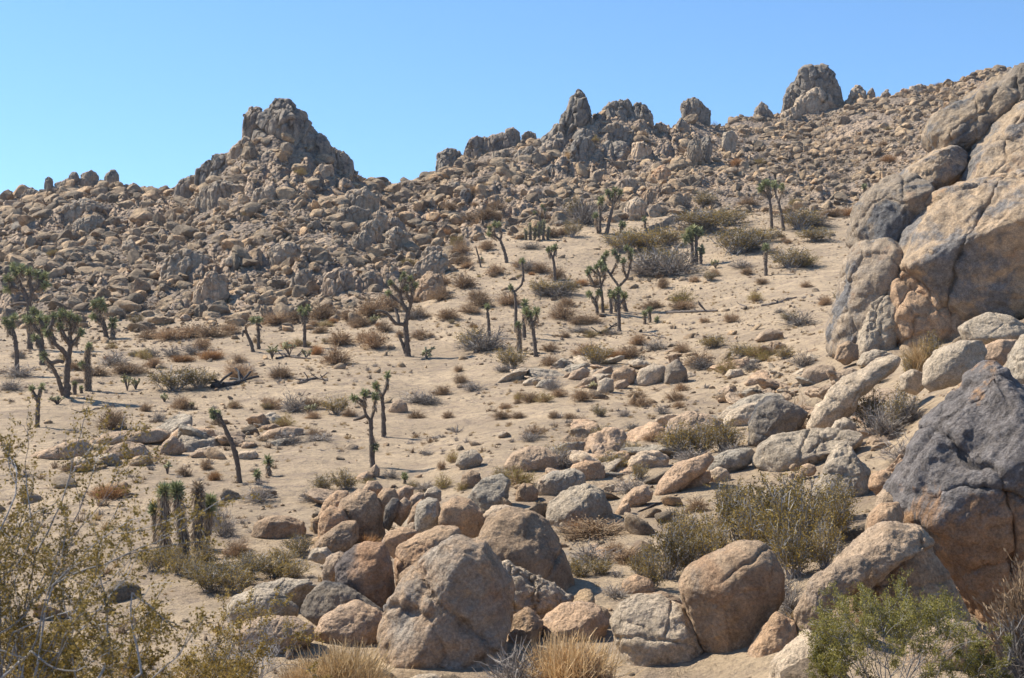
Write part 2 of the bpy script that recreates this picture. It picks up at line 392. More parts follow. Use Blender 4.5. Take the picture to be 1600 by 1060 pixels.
def build_ground():
    V = np.stack([XX.ravel(), DD.ravel(), ZZ.ravel()], 1)
    nu, nd = ZZ.shape
    idx = np.arange(nu * nd).reshape(nu, nd)
    Q = np.stack([idx[:-1, :-1].ravel(), idx[1:, :-1].ravel(), idx[1:, 1:].ravel(), idx[:-1, 1:].ravel()], 1)
    o = link('ground', mk_mesh('ground', V, [Q], [M['sand']], True, tint=hill.ravel()))
    at = o.data.attributes.new('bedrock', 'FLOAT', 'POINT'); at.data.foreach_set('value', OUT.ravel().astype(np.float32))
    tag(o, kind='structure')
    R = 6000.0
    o = link('desert_floor', mk_mesh('desert_floor', np.array([(-R, -R, -10.2), (R, -R, -10.2), (R, R, -10.2), (-R, R, -10.2)]), [np.array([[0, 1, 2, 3]])], [M['sand']], False))
    tag(o, kind='structure')
# ------------------------------------------------------------------ rocks
def outline_radius(pts, cx, cy, n=720):
    """radius of the closed outline around (cx, cy) per angle (x right, y up)"""
    P_ = np.array(pts, float); P_[:, 0] -= cx; P_[:, 1] = cy - P_[:, 1]
    Q = np.vstack([P_, P_[:1]]); dense = []
    for a, b in zip(Q[:-1], Q[1:]):
        t = np.linspace(0, 1, 40, endpoint=False)[:, None]; dense.append(a + (b - a) * t)
    D = np.vstack(dense); ang = np.arctan2(D[:, 1], D[:, 0]); rad = np.hypot(D[:, 0], D[:, 1])
    o = np.argsort(ang); ang, rad = ang[o], rad[o]
    A = np.linspace(-math.pi, math.pi, n, endpoint=False)
    r = np.interp(A, np.concatenate([ang - 2*math.pi, ang, ang + 2*math.pi]), np.concatenate([rad, rad, rad]))
    k = np.hanning(23)[1:-1]; k /= k.sum(); h = len(k) // 2
    r = np.convolve(np.concatenate([r[-h:], r, r[:h]]), k, 'valid')
    return A, r

def rough_up(V, Fc, size, seed, rough=0.05, cracks=0, fine=1.0, block=0.0):
    bs = 1.45 if block > 0.05 else 0.8 if block < 0.03 else 1.0
    q = V / size
    N = vnormals(V, Fc)
    V = V + N * (size * rough * fbm(q * 2.3, 4, seed, 0.55))[:, None]
    if block:                      # jointed rock: cells stepped against each other with gaps between
        rs = np.random.RandomState(seed + 5)
        st = np.array([rs.uniform(2.0, 2.8), rs.uniform(2.0, 2.8), rs.uniform(1.2, 1.9)])
        if block > 0.05: st = np.array([rs.uniform(2.2, 3.0), 2.2, rs.uniform(0.8, 1.2)])
        wq = (q + 0.07 * np.stack([fbm(q * 3, 3, seed + k, 0.55) for k in (1, 2, 3)], 1)) * st * bs + seed
        d1, d2, cid, rel = worley(wq, seed % 997)
        gap = (1.0 if block > 0.04 else 1.3) * np.exp(-((d2 - d1) / (0.09 if block > 0.04 else 0.045)) ** 2) * np.clip(0.7 + 1.5 * fbm(q * 1.9, 2, seed + 31), 0, 1)
        tl = rel[:, 0] * np.sin(cid * 40) + rel[:, 1] * np.sin(cid * 57 + 1) + rel[:, 2] * np.sin(cid * 73 + 2)
        V = V + N * (size * block * (0.55 * cid - 0.9 * gap + 0.7 * tl))[:, None]
        N = vnormals(V, Fc)
        d1, d2, cid, rel = worley(wq * 2.7 + 3, seed % 991)          # chipped faces
        tl = rel[:, 0] * np.sin(cid * 40) + rel[:, 1] * np.sin(cid * 57 + 1) + rel[:, 2] * np.sin(cid * 73 + 2)
        V = V + N * (size * block * 0.42 * (0.5 * cid + tl))[:, None]
    if cracks:
        rs = np.random.RandomState(seed + 77)
        for c in range(cracks):
            n = rs.normal(size=3) * np.array([1.0, 0.35, 0.8]); n /= np.linalg.norm(n)
            off = rs.uniform(-0.28, 0.28)
            d = V @ n / size - off + 0.09 * fbm(q * 3.0, 4, seed + c, 0.6)
            w = max(0.009, 0.9 * (4 * math.pi / len(V)) ** 0.5 * 0.6)
            on = np.clip(0.5 + 2.2 * fbm(q * 1.6, 2, seed + 40 + c), 0, 1)
            V = V - N * (size * 0.035 * on * np.exp(-(d / w) ** 2))[:, None]
    N = vnormals(V, Fc)
    V = V + N * (size * rough * 0.40 * fine * fbm(q * 8.0, 5, seed + 5, 0.62))[:, None]
    V = V + N * (size * rough * 0.28 * fine * fbm(q * 5.0, 4, seed + 15, 0.55, ridged=True))[:, None]
    V = V - N * (size * rough * 0.45 * fine * np.clip(fbm(q * 6.0, 3, seed + 9, 0.6) - 0.10, 0, 1))[:, None]
    return V

ROCKS = []       # (centre px, label) for landmarks
def traced_rock(label, pts, d=None, T=None, mat='tan', e=0.82, planes=None, cracks=1, rough=0.05, name='boulder', seed=None, group=None, sink=0.16, base=None, deep=0.62, block=0.0, foot=False):
    seed = seed if seed is not None else (int(sum(p[0] * 7 + p[1] * 13 for p in pts)) % 9973)
    rs = np.random.RandomState(seed)
    xs = [p[0] for p in pts]; ys = [p[1] for p in pts]
    w, h = max(xs) - min(xs), max(ys) - min(ys)
    cx, cy = 0.5 * (max(xs) + min(xs)), 0.5 * (max(ys) + min(ys))
    # area centroid is a safer star centre
    A = 0; gx = gy = 0
    for (x0, y0), (x1, y1) in zip(pts, pts[1:] + pts[:1]):
        c = x0 * y1 - x1 * y0; A += c; gx += (x0 + x1) * c; gy += (y0 + y1) * c
    if abs(A) > 1e-6: cx, cy = gx / (3 * A), gy / (3 * A)
    if d is None:
        dfr = hit(cx, base if base else max(ys) - 0.06 * h) or 200.0
        Tm = (T if T else 0.46 * math.sqrt(w * h)) * dfr / F
        d = dfr + deep * Tm
    else: Tm = (T if T else 0.46 * math.sqrt(w * h)) * d / F
    px = max(w, h)
    lvl = 7 if px > 230 else 6 if px > 75 else 5 if px > 30 else 4
    if block > 0.05: lvl = min(7, lvl + 1)
    S, Fc = ico(lvl)
    A_, R_ = outline_radius(pts, cx, cy)
    s = np.hypot(S[:, 0], S[:, 2]); phi = np.arctan2(S[:, 2], S[:, 0])
    R = np.interp(phi, np.append(A_, math.pi), np.append(R_, R_[0])) * d / F
    sy = S[:, 1]
    s2 = s ** e; y2 = np.sign(sy) * np.abs(sy) ** (e + 0.05)
    V = np.stack([R * np.cos(phi) * s2, Tm * y2, R * np.sin(phi) * s2], 1)
    low = V[:, 2] < 0
    V[low, 2] *= (1 + sink)
    size = math.sqrt(w * h) * d / F
    # flattened faces
    pl = list(planes) if planes else []
    if block > 0.05:               # crag rock: many flat joint faces
        for _ in range(9):
            a = rs.uniform(-2.6, -0.5); pl.append((math.cos(a), math.sin(a), rs.uniform(-0.15, 0.9) ** 2, rs.uniform(0.60, 0.86) + 0.16 * abs(math.cos(a)) ** 2))
    for _ in range(3 if planes is None else 1):
        pl.append((rs.uniform(-0.7, 0.7), rs.uniform(-1.0, -0.45), rs.uniform(-0.35, 0.75), rs.uniform(0.74, 0.92)))
    for nx, ny, nz_, hh in pl:
        n = np.array([nx, ny, nz_]); n /= np.linalg.norm(n)
        q = V @ n; lim = hh * q.max(); ex = q - lim
        soft = 0.05 * size
        cut = np.where(ex > 0, ex - soft * (1 - np.exp(-np.maximum(ex, 0) / soft)) * 0.5, 0)
        V = V - np.outer(cut * 0.92, n)
    if not block and name == 'boulder': block = 0.006 + 0.007 * rs.rand() + (0.007 if mat in ('grey', 'pale') else 0)
    V = rough_up(V, Fc, size, seed, rough, cracks, 1.0, block)
    c = P(cx, cy, d)
    if foot:                       # carry the base of the rock down into the slope
        gz = min(float(Zat(x, y)[0]) for x in (min(xs), cx, max(xs)) for y in (d - Tm, d)) - 0.5
        lo = V[:, 2].min(); need = (c[2] + lo) - gz
        if 0 < need < 1.1 * (V[:, 2].max() - lo):
            lw = V[:, 2] < 0; V[lw, 2] *= (need - lo) / (-lo)
    zmin = V[:, 2].min()
    V[:, 2] -= zmin
    o = link(name, mk_mesh(name, V, [Fc], [M[mat]]), (c[0], c[1], c[2] + zmin))
    tag(o, label, name.replace('_', ' '), group)
    ROCKS.append((cx, cy, w, h, label))
    if d < 120: BANK.append((c[0], c[1], 0.5 * w * d / F, Tm, size))
    return o

def poly_rock(seed, level, nf=11, p=10, flat=0.8, rough=0.05, cracks=0, block=0.0):
    """a free-standing weathered block: a rounded many-sided solid of about unit diameter"""
    rs = np.random.RandomState(seed)
    S, Fc = ico(level)
    n = rs.normal(size=(nf, 3)); n /= np.linalg.norm(n, axis=1, keepdims=True)
    hh = rs.uniform(0.62, 1.0, nf)
    g = np.clip(S @ n.T, 0, None) / hh
    r = np.maximum((g ** p).sum(1), 1e-6) ** (-1 / p)
    r = np.minimum(r, 1.45)
    V = S * (0.5 * r)[:, None] * np.array([1.0, rs.uniform(0.75, 1.0), flat * rs.uniform(0.85, 1.15)])
    return rough_up(V, Fc, 1.0, seed, rough, cracks, 1.0, block), Fc

R3 = traced_rock
G_FRONT = 'boulders of the nearest heap'
BANK = []
def front_rocks():
    R3('huge upright boulder with fractured grey face and chipped left edge in the front heap',
       [(590,985),(604,945),(622,915),(645,885),(672,858),(700,840),(735,836),(760,845),(785,885),(799,925),(801,975),(788,1030),(765,1065),(640,1065),(605,1035)], mat='hero', T=95, cracks=3, rough=0.06, seed=21, block=0.022,
       planes=[(0.15,-1,0.10,0.62),(-0.75,-0.55,0.5,0.80)], base=1052)
    R3('smooth tan domed boulder with a brown shaded flank directly behind the huge fractured boulder',
       [(745,832),(765,806),(795,795),(830,800),(855,815),(878,850),(893,890),(907,935),(885,945),(835,940),(775,930),(748,880)], d=32.5, mat='brown', T=75, cracks=1)
    R3('broken blue-grey rock wedged between the huge fractured boulder and the tan dome',
       [(780,885),(792,874),(820,885),(850,905),(893,933),(890,950),(850,965),(830,985),(800,990),(782,960)], d=29.2, mat='grey', cracks=3, rough=0.08, T=32, block=0.05)
    R3('round brown boulder with black varnish patch on its face, beside the huge fractured boulder',
       [(523,885),(538,862),(570,849),(600,850),(612,880),(618,925),(618,965),(590,975),(556,955),(532,925)], d=29.5, mat='patch', T=48, cracks=0)
    R3('smooth tan double-humped boulder above and behind the varnish-patched boulder',
       [(614,880),(622,855),(650,838),(690,822),(715,826),(725,842),(700,870),(660,900),(635,930),(618,915)], d=30.5, mat='brown', T=42, cracks=2)
    R3('narrow brown boulder squeezed between the double-humped boulder and the huge fractured boulder',
       [(618,925),(625,898),(655,875),(685,868),(690,890),(660,930),(630,950)], d=29.0, mat='brown', T=30, cracks=0)
    R3('low dark brown boulder leaning under the varnish-patched boulder',
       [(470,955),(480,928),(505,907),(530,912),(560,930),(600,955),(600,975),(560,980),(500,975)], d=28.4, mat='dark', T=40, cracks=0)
    R3('low rounded tan boulder with shaded front just above the straw grass clump',
       [(489,985),(503,962),(530,946),(560,942),(590,952),(608,970),(603,1005),(570,1022),(520,1020),(493,1010)], mat='tan', T=45, cracks=0, seed=5, base=1015)
    R3('low grey-crusted boulder lowest at the left end of the front heap',
       [(352,952),(365,932),(395,922),(430,923),(467,952),(462,968),(420,975),(365,972)], d=29, mat='grey', T=38, cracks=1)
    R3('grey pitted ledge boulder behind the lowest grey-crusted boulder',
       [(385,930),(405,914),(440,905),(480,907),(497,918),(490,938),(465,952),(430,945)], d=31, mat='grey', T=30, cracks=1)
    R3('long flat grey-tan boulder behind the bleached twig tangle',
       [(365,990),(385,970),(420,963),(460,966),(490,980),(492,1000),(450,1022),(390,1018)], d=27, mat='tan', T=36, cracks=0)
    R3('small tan boulder tucked behind the varnish-patched boulder',
       [(502,895),(510,872),(530,862),(545,868),(535,890),(520,910),(505,912)], d=31.5, mat='tan', T=22)
    # block cluster up-left
    cl = 'boulders of the clefted cluster'
    R3('rounded tan boulder on the shoulder of the clefted cluster behind the front heap', [(498,805),(508,782),(525,768),(545,767),(545,790),(530,810),(510,820)], d=41.5, mat='brown', T=26, group=cl)
    R3('largest clefted tan boulder with a vertical split, behind the rusty grass tuft', [(525,800),(535,780),(560,766),(585,770),(598,800),(600,835),(580,848),(550,845),(535,825)], d=40.5, mat='brown', T=36, cracks=2, group=cl)
    R3('squat tan boulder at the near corner of the clefted cluster', [(496,835),(500,805),(515,790),(535,795),(546,812),(540,830),(520,850),(500,856)], d=39.8, mat='brown', T=26, group=cl)
    R3('shaded brown boulder at the foot of the clefted cluster beside the rusty grass tuft', [(485,855),(505,835),(535,815),(556,815),(562,840),(550,865),(515,872)], d=39, mat='brown', T=30, group=cl)
    fg = 'upright finger rocks behind the front heap'
    for lab, pts, dd, mt in [
        ('small round rock at the top end of the finger rock row', [(566,765),(575,752),(590,752),(598,762),(590,775),(572,777)], 42, 'tan'),
        ('brown rounded finger rock nearest the clefted boulder', [(588,810),(590,775),(600,762),(616,764),(622,778),(612,805),(600,822)], 41, 'brown'),
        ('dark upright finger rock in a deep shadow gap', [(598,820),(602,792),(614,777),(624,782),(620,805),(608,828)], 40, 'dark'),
        ('tan finger rock leaning against the dark upright finger rock', [(614,812),(620,790),(632,777),(642,785),(638,806),(626,820)], 40.2, 'tan'),
        ('pointed tan finger rock at the back of the row', [(612,782),(622,766),(635,757),(646,762),(646,778),(630,790)], 42, 'tan'),
        ('small tan finger rock between two taller ones', [(636,792),(642,776),(655,768),(664,772),(660,788),(645,798)], 41, 'tan'),
        ('stubby brown finger rock beside the twin split boulder', [(636,815),(645,792),(658,780),(667,788),(658,808),(645,822)], 39.6, 'brown'),
        ('round grey-brown rock behind the twin split boulder', [(660,776),(668,764),(680,760),(690,768),(690,782),(670,787)], 41.5, 'grey'),
        ('low rock joining the finger rock row to the split boulder', [(628,830),(640,818),(660,812),(675,820),(668,832),(640,836)], 38, 'tan')]:
        R3(lab, pts, d=dd, mat=mt, group=fg, cracks=0)
    R3('small standing stone with rounded top above the finger rock row', [(578,748),(579,732),(587,725),(593,733),(593,752),(584,760)], mat='tan', cracks=0, base=748)
    R3('low tan stone at the foot of the small standing stone', [(553,752),(560,742),(575,736),(584,742),(580,753),(562,758)], mat='tan', cracks=0, base=752)
    R3('grey half of the twin split boulder, left of its split', [(647,810),(652,788),(668,778),(684,780),(690,800),(690,828),(668,834),(650,828)], d=37, mat='grey', T=32, cracks=0)
    R3('larger brown half of the twin split boulder, right of its split', [(684,815),(690,788),(710,776),(735,781),(752,798),(758,815),(750,832),(725,838),(695,830)], d=36.6, mat='brown', T=38, cracks=0)
    R3('pale grey pitted wedge-shaped boulder standing tall behind the tan dome', [(731,780),(742,760),(760,746),(782,741),(795,750),(796,775),(785,795),(755,805),(737,795)], mat='grey', T=28, cracks=1, base=798, planes=[(-0.2,-0.8,0.62,0.55)], rough=0.07)
    R3('small pale boulder lying between the pitted wedge boulder and the tan dome', [(755,805),(768,792),(790,788),(812,797),(808,812),(770,816)], d=36, mat='pale', cracks=0)
    R3('round brown boulder behind the pitted wedge boulder', [(718,760),(722,742),(735,734),(750,740),(754,757),(745,768),(725,768)], mat='brown', cracks=0, base=764)
    R3('egg-shaped pale boulder with mossy underside beside a golden bush', [(711,725),(717,710),(732,704),(748,708),(755,718),(748,732),(728,736)], mat='pale', cracks=0, base=734)
    R3('grey box-shaped block with speckled face behind the broad pale boulder', [(838,768),(842,748),(862,737),(900,734),(914,742),(916,768),(890,776),(850,778)], mat='grey', T=26, e=0.62, cracks=1, base=776)
    R3('tan flat-topped block behind the grey box-shaped block', [(884,740),(895,727),(915,720),(938,722),(946,738),(942,752),(905,752)], mat='brown', T=22, e=0.65, cracks=1, base=752)
    R3('broad pale-topped boulder with grey streaked face behind the small reddish scrub', [(851,805),(856,785),(880,766),(915,757),(942,766),(952,785),(960,812),(945,830),(895,832),(860,826)], mat='pale', T=46, cracks=2, base=825, rough=0.065, planes=[(-0.45,-0.6,0.66,0.62),(0.3,-1,0.1,0.7)])
    R3('reddish knobbly boulder between the pitted wedge boulder and the broad pale boulder', [(805,780),(808,764),(818,755),(832,757),(842,768),(838,784),(820,790)], mat='brown', cracks=1, base=786)
    R3('tan dome rock half hidden by bare grey branches', [(788,728),(800,710),(822,699),(850,700),(878,712),(886,735),(850,742),(805,740)], mat='tan', T=30, base=738)
    R3('pale broken rock pile top beside a creosote bush on the wash edge', [(978,728),(985,714),(1005,705),(1030,703),(1046,715),(1042,732),(1005,738)], mat='pale', T=24, rough=0.08, cracks=2, base=734)
    R3('long tan slab tilted up the slope beside the dark pole', [(1022,772),(1032,750),(1055,728),(1085,712),(1110,707),(1116,718),(1100,738),(1072,756),(1045,772)], mat='tan', T=24, cracks=0, base=772)
    R3('long grey weathered slab overhanging a dark gap', [(1078,738),(1095,722),(1130,707),(1172,700),(1184,708),(1175,724),(1140,738),(1100,748)], mat='grey', T=24, cracks=1, base=745)
    R3('small tan boulder under the end of the grey weathered slab', [(1060,768),(1072,750),(1090,738),(1110,735),(1112,750),(1090,770)], mat='brown', cracks=0, base=766)
    R3('round pale boulder alone beside the end of the dark pole', [(1106,748),(1110,736),(1122,730),(1136,733),(1142,746),(1132,758),(1115,759)], mat='pale', cracks=0, base=757)
    R3('pointed tan and shadowed rock at the lower end of the tilted slabs', [(962,800),(972,780),(990,762),(1010,757),(1022,768),(1018,782),(990,795)], mat='tan', cracks=1, base=795, T=22)
    R3('sharp-edged tan splinter rock beside the broad pale boulder', [(958,806),(968,792),(982,785),(986,798),(975,812)], mat='tan', cracks=0, base=808)
    R3('broad layered tan slab with curved edge lying above the pale triangular boulder', [(1178,722),(1188,698),(1215,682),(1260,672),(1310,668),(1346,674),(1346,694),(1318,714),(1270,726),(1205,738)], mat='pale', T=46, cracks=3, rough=0.06, base=732, planes=[(-0.1,-0.55,0.83,0.45)])
    R3('pale lump resting on the layered tan slab', [(1298,672),(1306,658),(1322,653),(1336,662),(1338,674),(1315,680)], d=47.2, mat='pale', cracks=0)
    R3('tall pale triangular boulder with knobbly grey edges above the olive creosote', [(1268,772),(1282,745),(1298,712),(1312,692),(1326,690),(1338,712),(1356,735),(1358,762),(1345,785),(1300,790)], mat='pale', T=38, cracks=2, rough=0.07, base=782, planes=[(-0.3,-0.9,0.5,0.62)])
    cg = 'small round stones in a pile under the layered slab'
    for lab, x, y, r in [('topmost small brown stone of the round stone pile', 1241, 731, 8), ('smallest stone at the corner of the round stone pile', 1237, 744, 6), ('small tan stone at the foot of the round stone pile', 1251, 745, 8), ('widest stone of the round stone pile', 1263, 735, 13)]:
        pts = [(x + r * math.cos(a) * (1 + 0.12 * math.sin(3 * a + x)), y - 0.8 * r * math.sin(a)) for a in np.linspace(0, 2 * math.pi, 9)[:-1]]
        R3(lab, pts, d=hit(1250, 752) + (0.1 if y < 735 else -0.1), mat='brown', cracks=0, sink=0, name='stone', group=cg)
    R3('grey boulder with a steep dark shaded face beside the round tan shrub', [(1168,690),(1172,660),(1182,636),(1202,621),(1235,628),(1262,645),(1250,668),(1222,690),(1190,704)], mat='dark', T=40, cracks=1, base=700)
    R3('sunlit pale slab leaning against the grey steep-faced boulder', [(1128,662),(1140,645),(1165,632),(1192,626),(1188,650),(1172,668),(1145,672)], mat='pale', T=26, cracks=0, base=668)
    R3('long pale ridge rock slanting up toward the tall outcrop', [(1258,665),(1275,632),(1300,600),(1345,578),(1400,556),(1408,566),(1372,592),(1345,612),(1325,645),(1295,668)], d=50, mat='pale', T=34, cracks=2, rough=0.06)
    R3('rounded tan boulder on the slope below the foot of the outcrop', [(1248,595),(1258,578),(1280,569),(1302,572),(1308,585),(1295,602),(1265,604)], mat='tan', cracks=0, base=600)
    R3('low tan boulder half buried beside the long ridge rock', [(1298,598),(1308,582),(1330,575),(1347,580),(1342,598),(1315,606)], mat='tan', cracks=0, base=602)
    R3('flat tan rock on open sand below the fallen branch', [(1178,532),(1188,520),(1205,514),(1222,518),(1226,530),(1205,536)], mat='tan', cracks=0, base=534)
    R3('pale wedge block with sunlit sloping top under the overhang', [(1498,512),(1520,498),(1545,487),(1580,496),(1604,512),(1610,532),(1560,540),(1508,532)], mat='pale', T=36, cracks=0, base=None, d=47, rough=0.03, planes=[(-0.2,-0.75,0.7,0.5)])
    R3('sausage-shaped pale tan boulder below the wedge block', [(1441,595),(1445,570),(1465,548),(1500,533),(1535,532),(1546,548),(1530,575),(1490,598),(1455,606)], d=43, mat='pale', T=34, cracks=0, rough=0.035)
    R3('tan boulder tucked behind the sausage-shaped boulder', [(1525,562),(1540,540),(1565,530),(1588,530),(1588,548),(1560,572)], d=44.5, mat='tan', T=26, cracks=0)
    R3('small square pale rock beside the dark twiggy bush', [(1407,608),(1408,588),(1425,577),(1443,582),(1446,602),(1430,614)], d=44, mat='pale', cracks=0, e=0.7)
    R3('giant dark-varnished boulder with orange lower face towering at the edge of the view',
       [(1400,800),(1408,755),(1428,705),(1455,660),(1490,622),(1515,598),(1535,570),(1555,560),(1578,580),(1600,600),(1690,600),(1740,800),(1690,985),(1560,985),(1505,935),(1458,850),(1425,822)], d=31, mat='bigdark', T=150, cracks=4, rough=0.065, e=0.72, seed=36, block=0.013, planes=[(-0.55,-0.75,0.42,0.80),(-0.1,-1,-0.2,0.72)])
    R3('grey rounded boulder peeking out above the giant dark boulder', [(1575,590),(1582,555),(1600,522),(1650,510),(1680,560),(1670,620),(1610,625)], d=38, mat='grey', T=50, cracks=1)
    R3('round orange-tan lobe at the foot of the giant dark boulder', [(1352,830),(1360,805),(1380,788),(1405,785),(1412,805),(1400,830),(1370,845)], d=30, mat='brown', T=30, cracks=0)
    R3('small tan lump above the orange-tan lobe', [(1366,800),(1372,775),(1390,757),(1412,757),(1420,775),(1405,798),(1385,806)], d=31.5, mat='tan', T=24, cracks=0)
    R3('rounded brown rock pair behind the tall triangular boulder', [(1357,760),(1362,742),(1380,734),(1400,740),(1406,755),(1392,770),(1370,772)], d=38, mat='brown', T=22, cracks=1)
    g = 'folds of the long tan boulder'
    R3('long rounded tan fold, lowest ridge of the folded tan rock', [(1238,1000),(1243,955),(1265,915),(1300,884),(1345,866),(1366,882),(1335,918),(1295,950),(1268,995)], d=24.6, mat='tan', T=32, cracks=0, rough=0.06, group=g)
    R3('upper tan fold of the folded tan rock, reaching up to the giant dark boulder', [(1296,890),(1340,848),(1390,816),(1432,820),(1456,846),(1425,862),(1375,890),(1325,925)], d=25.5, mat='tan', T=62, cracks=1, rough=0.065, group=g)
    R3('shaded body of the folded tan rock behind the bright green creosote', [(1285,1010),(1305,940),(1345,885),(1400,850),(1452,850),(1482,900),(1505,965),(1480,1020),(1380,1035)], d=26.2, mat='brown', T=60, cracks=2, rough=0.06, group=g, planes=[(0.3,-1,0.15,0.8)])
    R3('small brown lump on top of the double-humped boulder', [(596,848),(604,832),(630,825),(652,832),(642,852),(618,872)], d=32, mat='brown', T=24, cracks=0)
    R3('dark brown rock in the shade under the broken blue-grey rock', [(790,1010),(798,965),(825,950),(850,970),(842,1010),(815,1030)], d=27.6, mat='brown', T=30, cracks=1)
    R3('pale flat rock showing above the straw shrubs left of the varnish-patched boulder', [(480,872),(488,858),(510,856),(520,868),(505,880)], d=34, mat='pale', T=20, cracks=0)
    R3('big smooth orange-brown boulder with one long crack leaning over the pale boulder',
       [(1063,915),(1075,890),(1100,875),(1128,862),(1158,848),(1185,848),(1208,862),(1222,895),(1222,925),(1205,965),(1180,1010),(1160,1040),(1125,1040),(1095,1000),(1070,950)], mat='brown', T=72, cracks=2, rough=0.035, seed=51, base=1030)
    R3('dark brown boulder in shade at the foot of the orange-brown boulder', [(1160,1040),(1180,1000),(1212,958),(1240,972),(1246,1005),(1225,1035),(1190,1048)], d=24.6, mat='brown', T=36, cracks=0)
    R3('broad pale grey boulder with speckled sunlit face below the orange-brown boulder',
       [(955,970),(968,945),(995,930),(1030,932),(1065,950),(1092,985),(1113,1035),(1085,1052),(1020,1052),(975,1048),(968,1010)], mat='pale', T=62, cracks=1, rough=0.05, base=1044, planes=[(-0.1,-0.7,0.7,0.6)])
    R3('tan boulder with pale sunlit top beside the straw-grey bush', [(838,990),(852,965),(878,947),(910,941),(938,950),(953,972),(943,995),(905,1012),(860,1010)], mat='tan', T=45, cracks=0, base=1005, planes=[(-0.3,-0.5,0.8,0.7)])
    R3('tan boulder edge showing behind the broad pale grey boulder', [(990,945),(1005,930),(1035,925),(1060,935),(1075,955),(1040,965)], d=27.5, mat='brown', T=32, cracks=0)
    R3('small brown rock behind the broad pale grey boulder', [(968,928),(975,908),(995,898),(1018,905),(1025,922),(1000,935)], mat='brown', cracks=1, base=930)
    R3('pale rounded boulder cropped by the bottom of the view beside the green creosote', [(1195,1075),(1210,1035),(1240,1005),(1265,985),(1282,1000),(1290,1040),(1280,1090),(1220,1095)], d=22.5, mat='pale', T=50, cracks=1)
    R3('tan boulder with a round sunlit crown showing through the green creosote', [(1410,1040),(1425,1005),(1450,978),(1485,967),(1525,978),(1552,1005),(1562,1050),(1530,1085),(1440,1085)], d=22.5, mat='tan', T=60, cracks=1)
    R3('narrow tan boulder beneath the shaggy grey shrub', [(1582,1075),(1585,1020),(1600,980),(1640,970),(1660,1050),(1630,1090)], d=22, mat='brown', T=30, cracks=0)
    R3('little flat stone on the sand at the foot of the huge boulder', [(635,1064),(650,1055),(680,1054),(692,1062),(675,1070),(648,1070)], d=23.5, mat='pale', cracks=0, name='stone')
front_rocks()

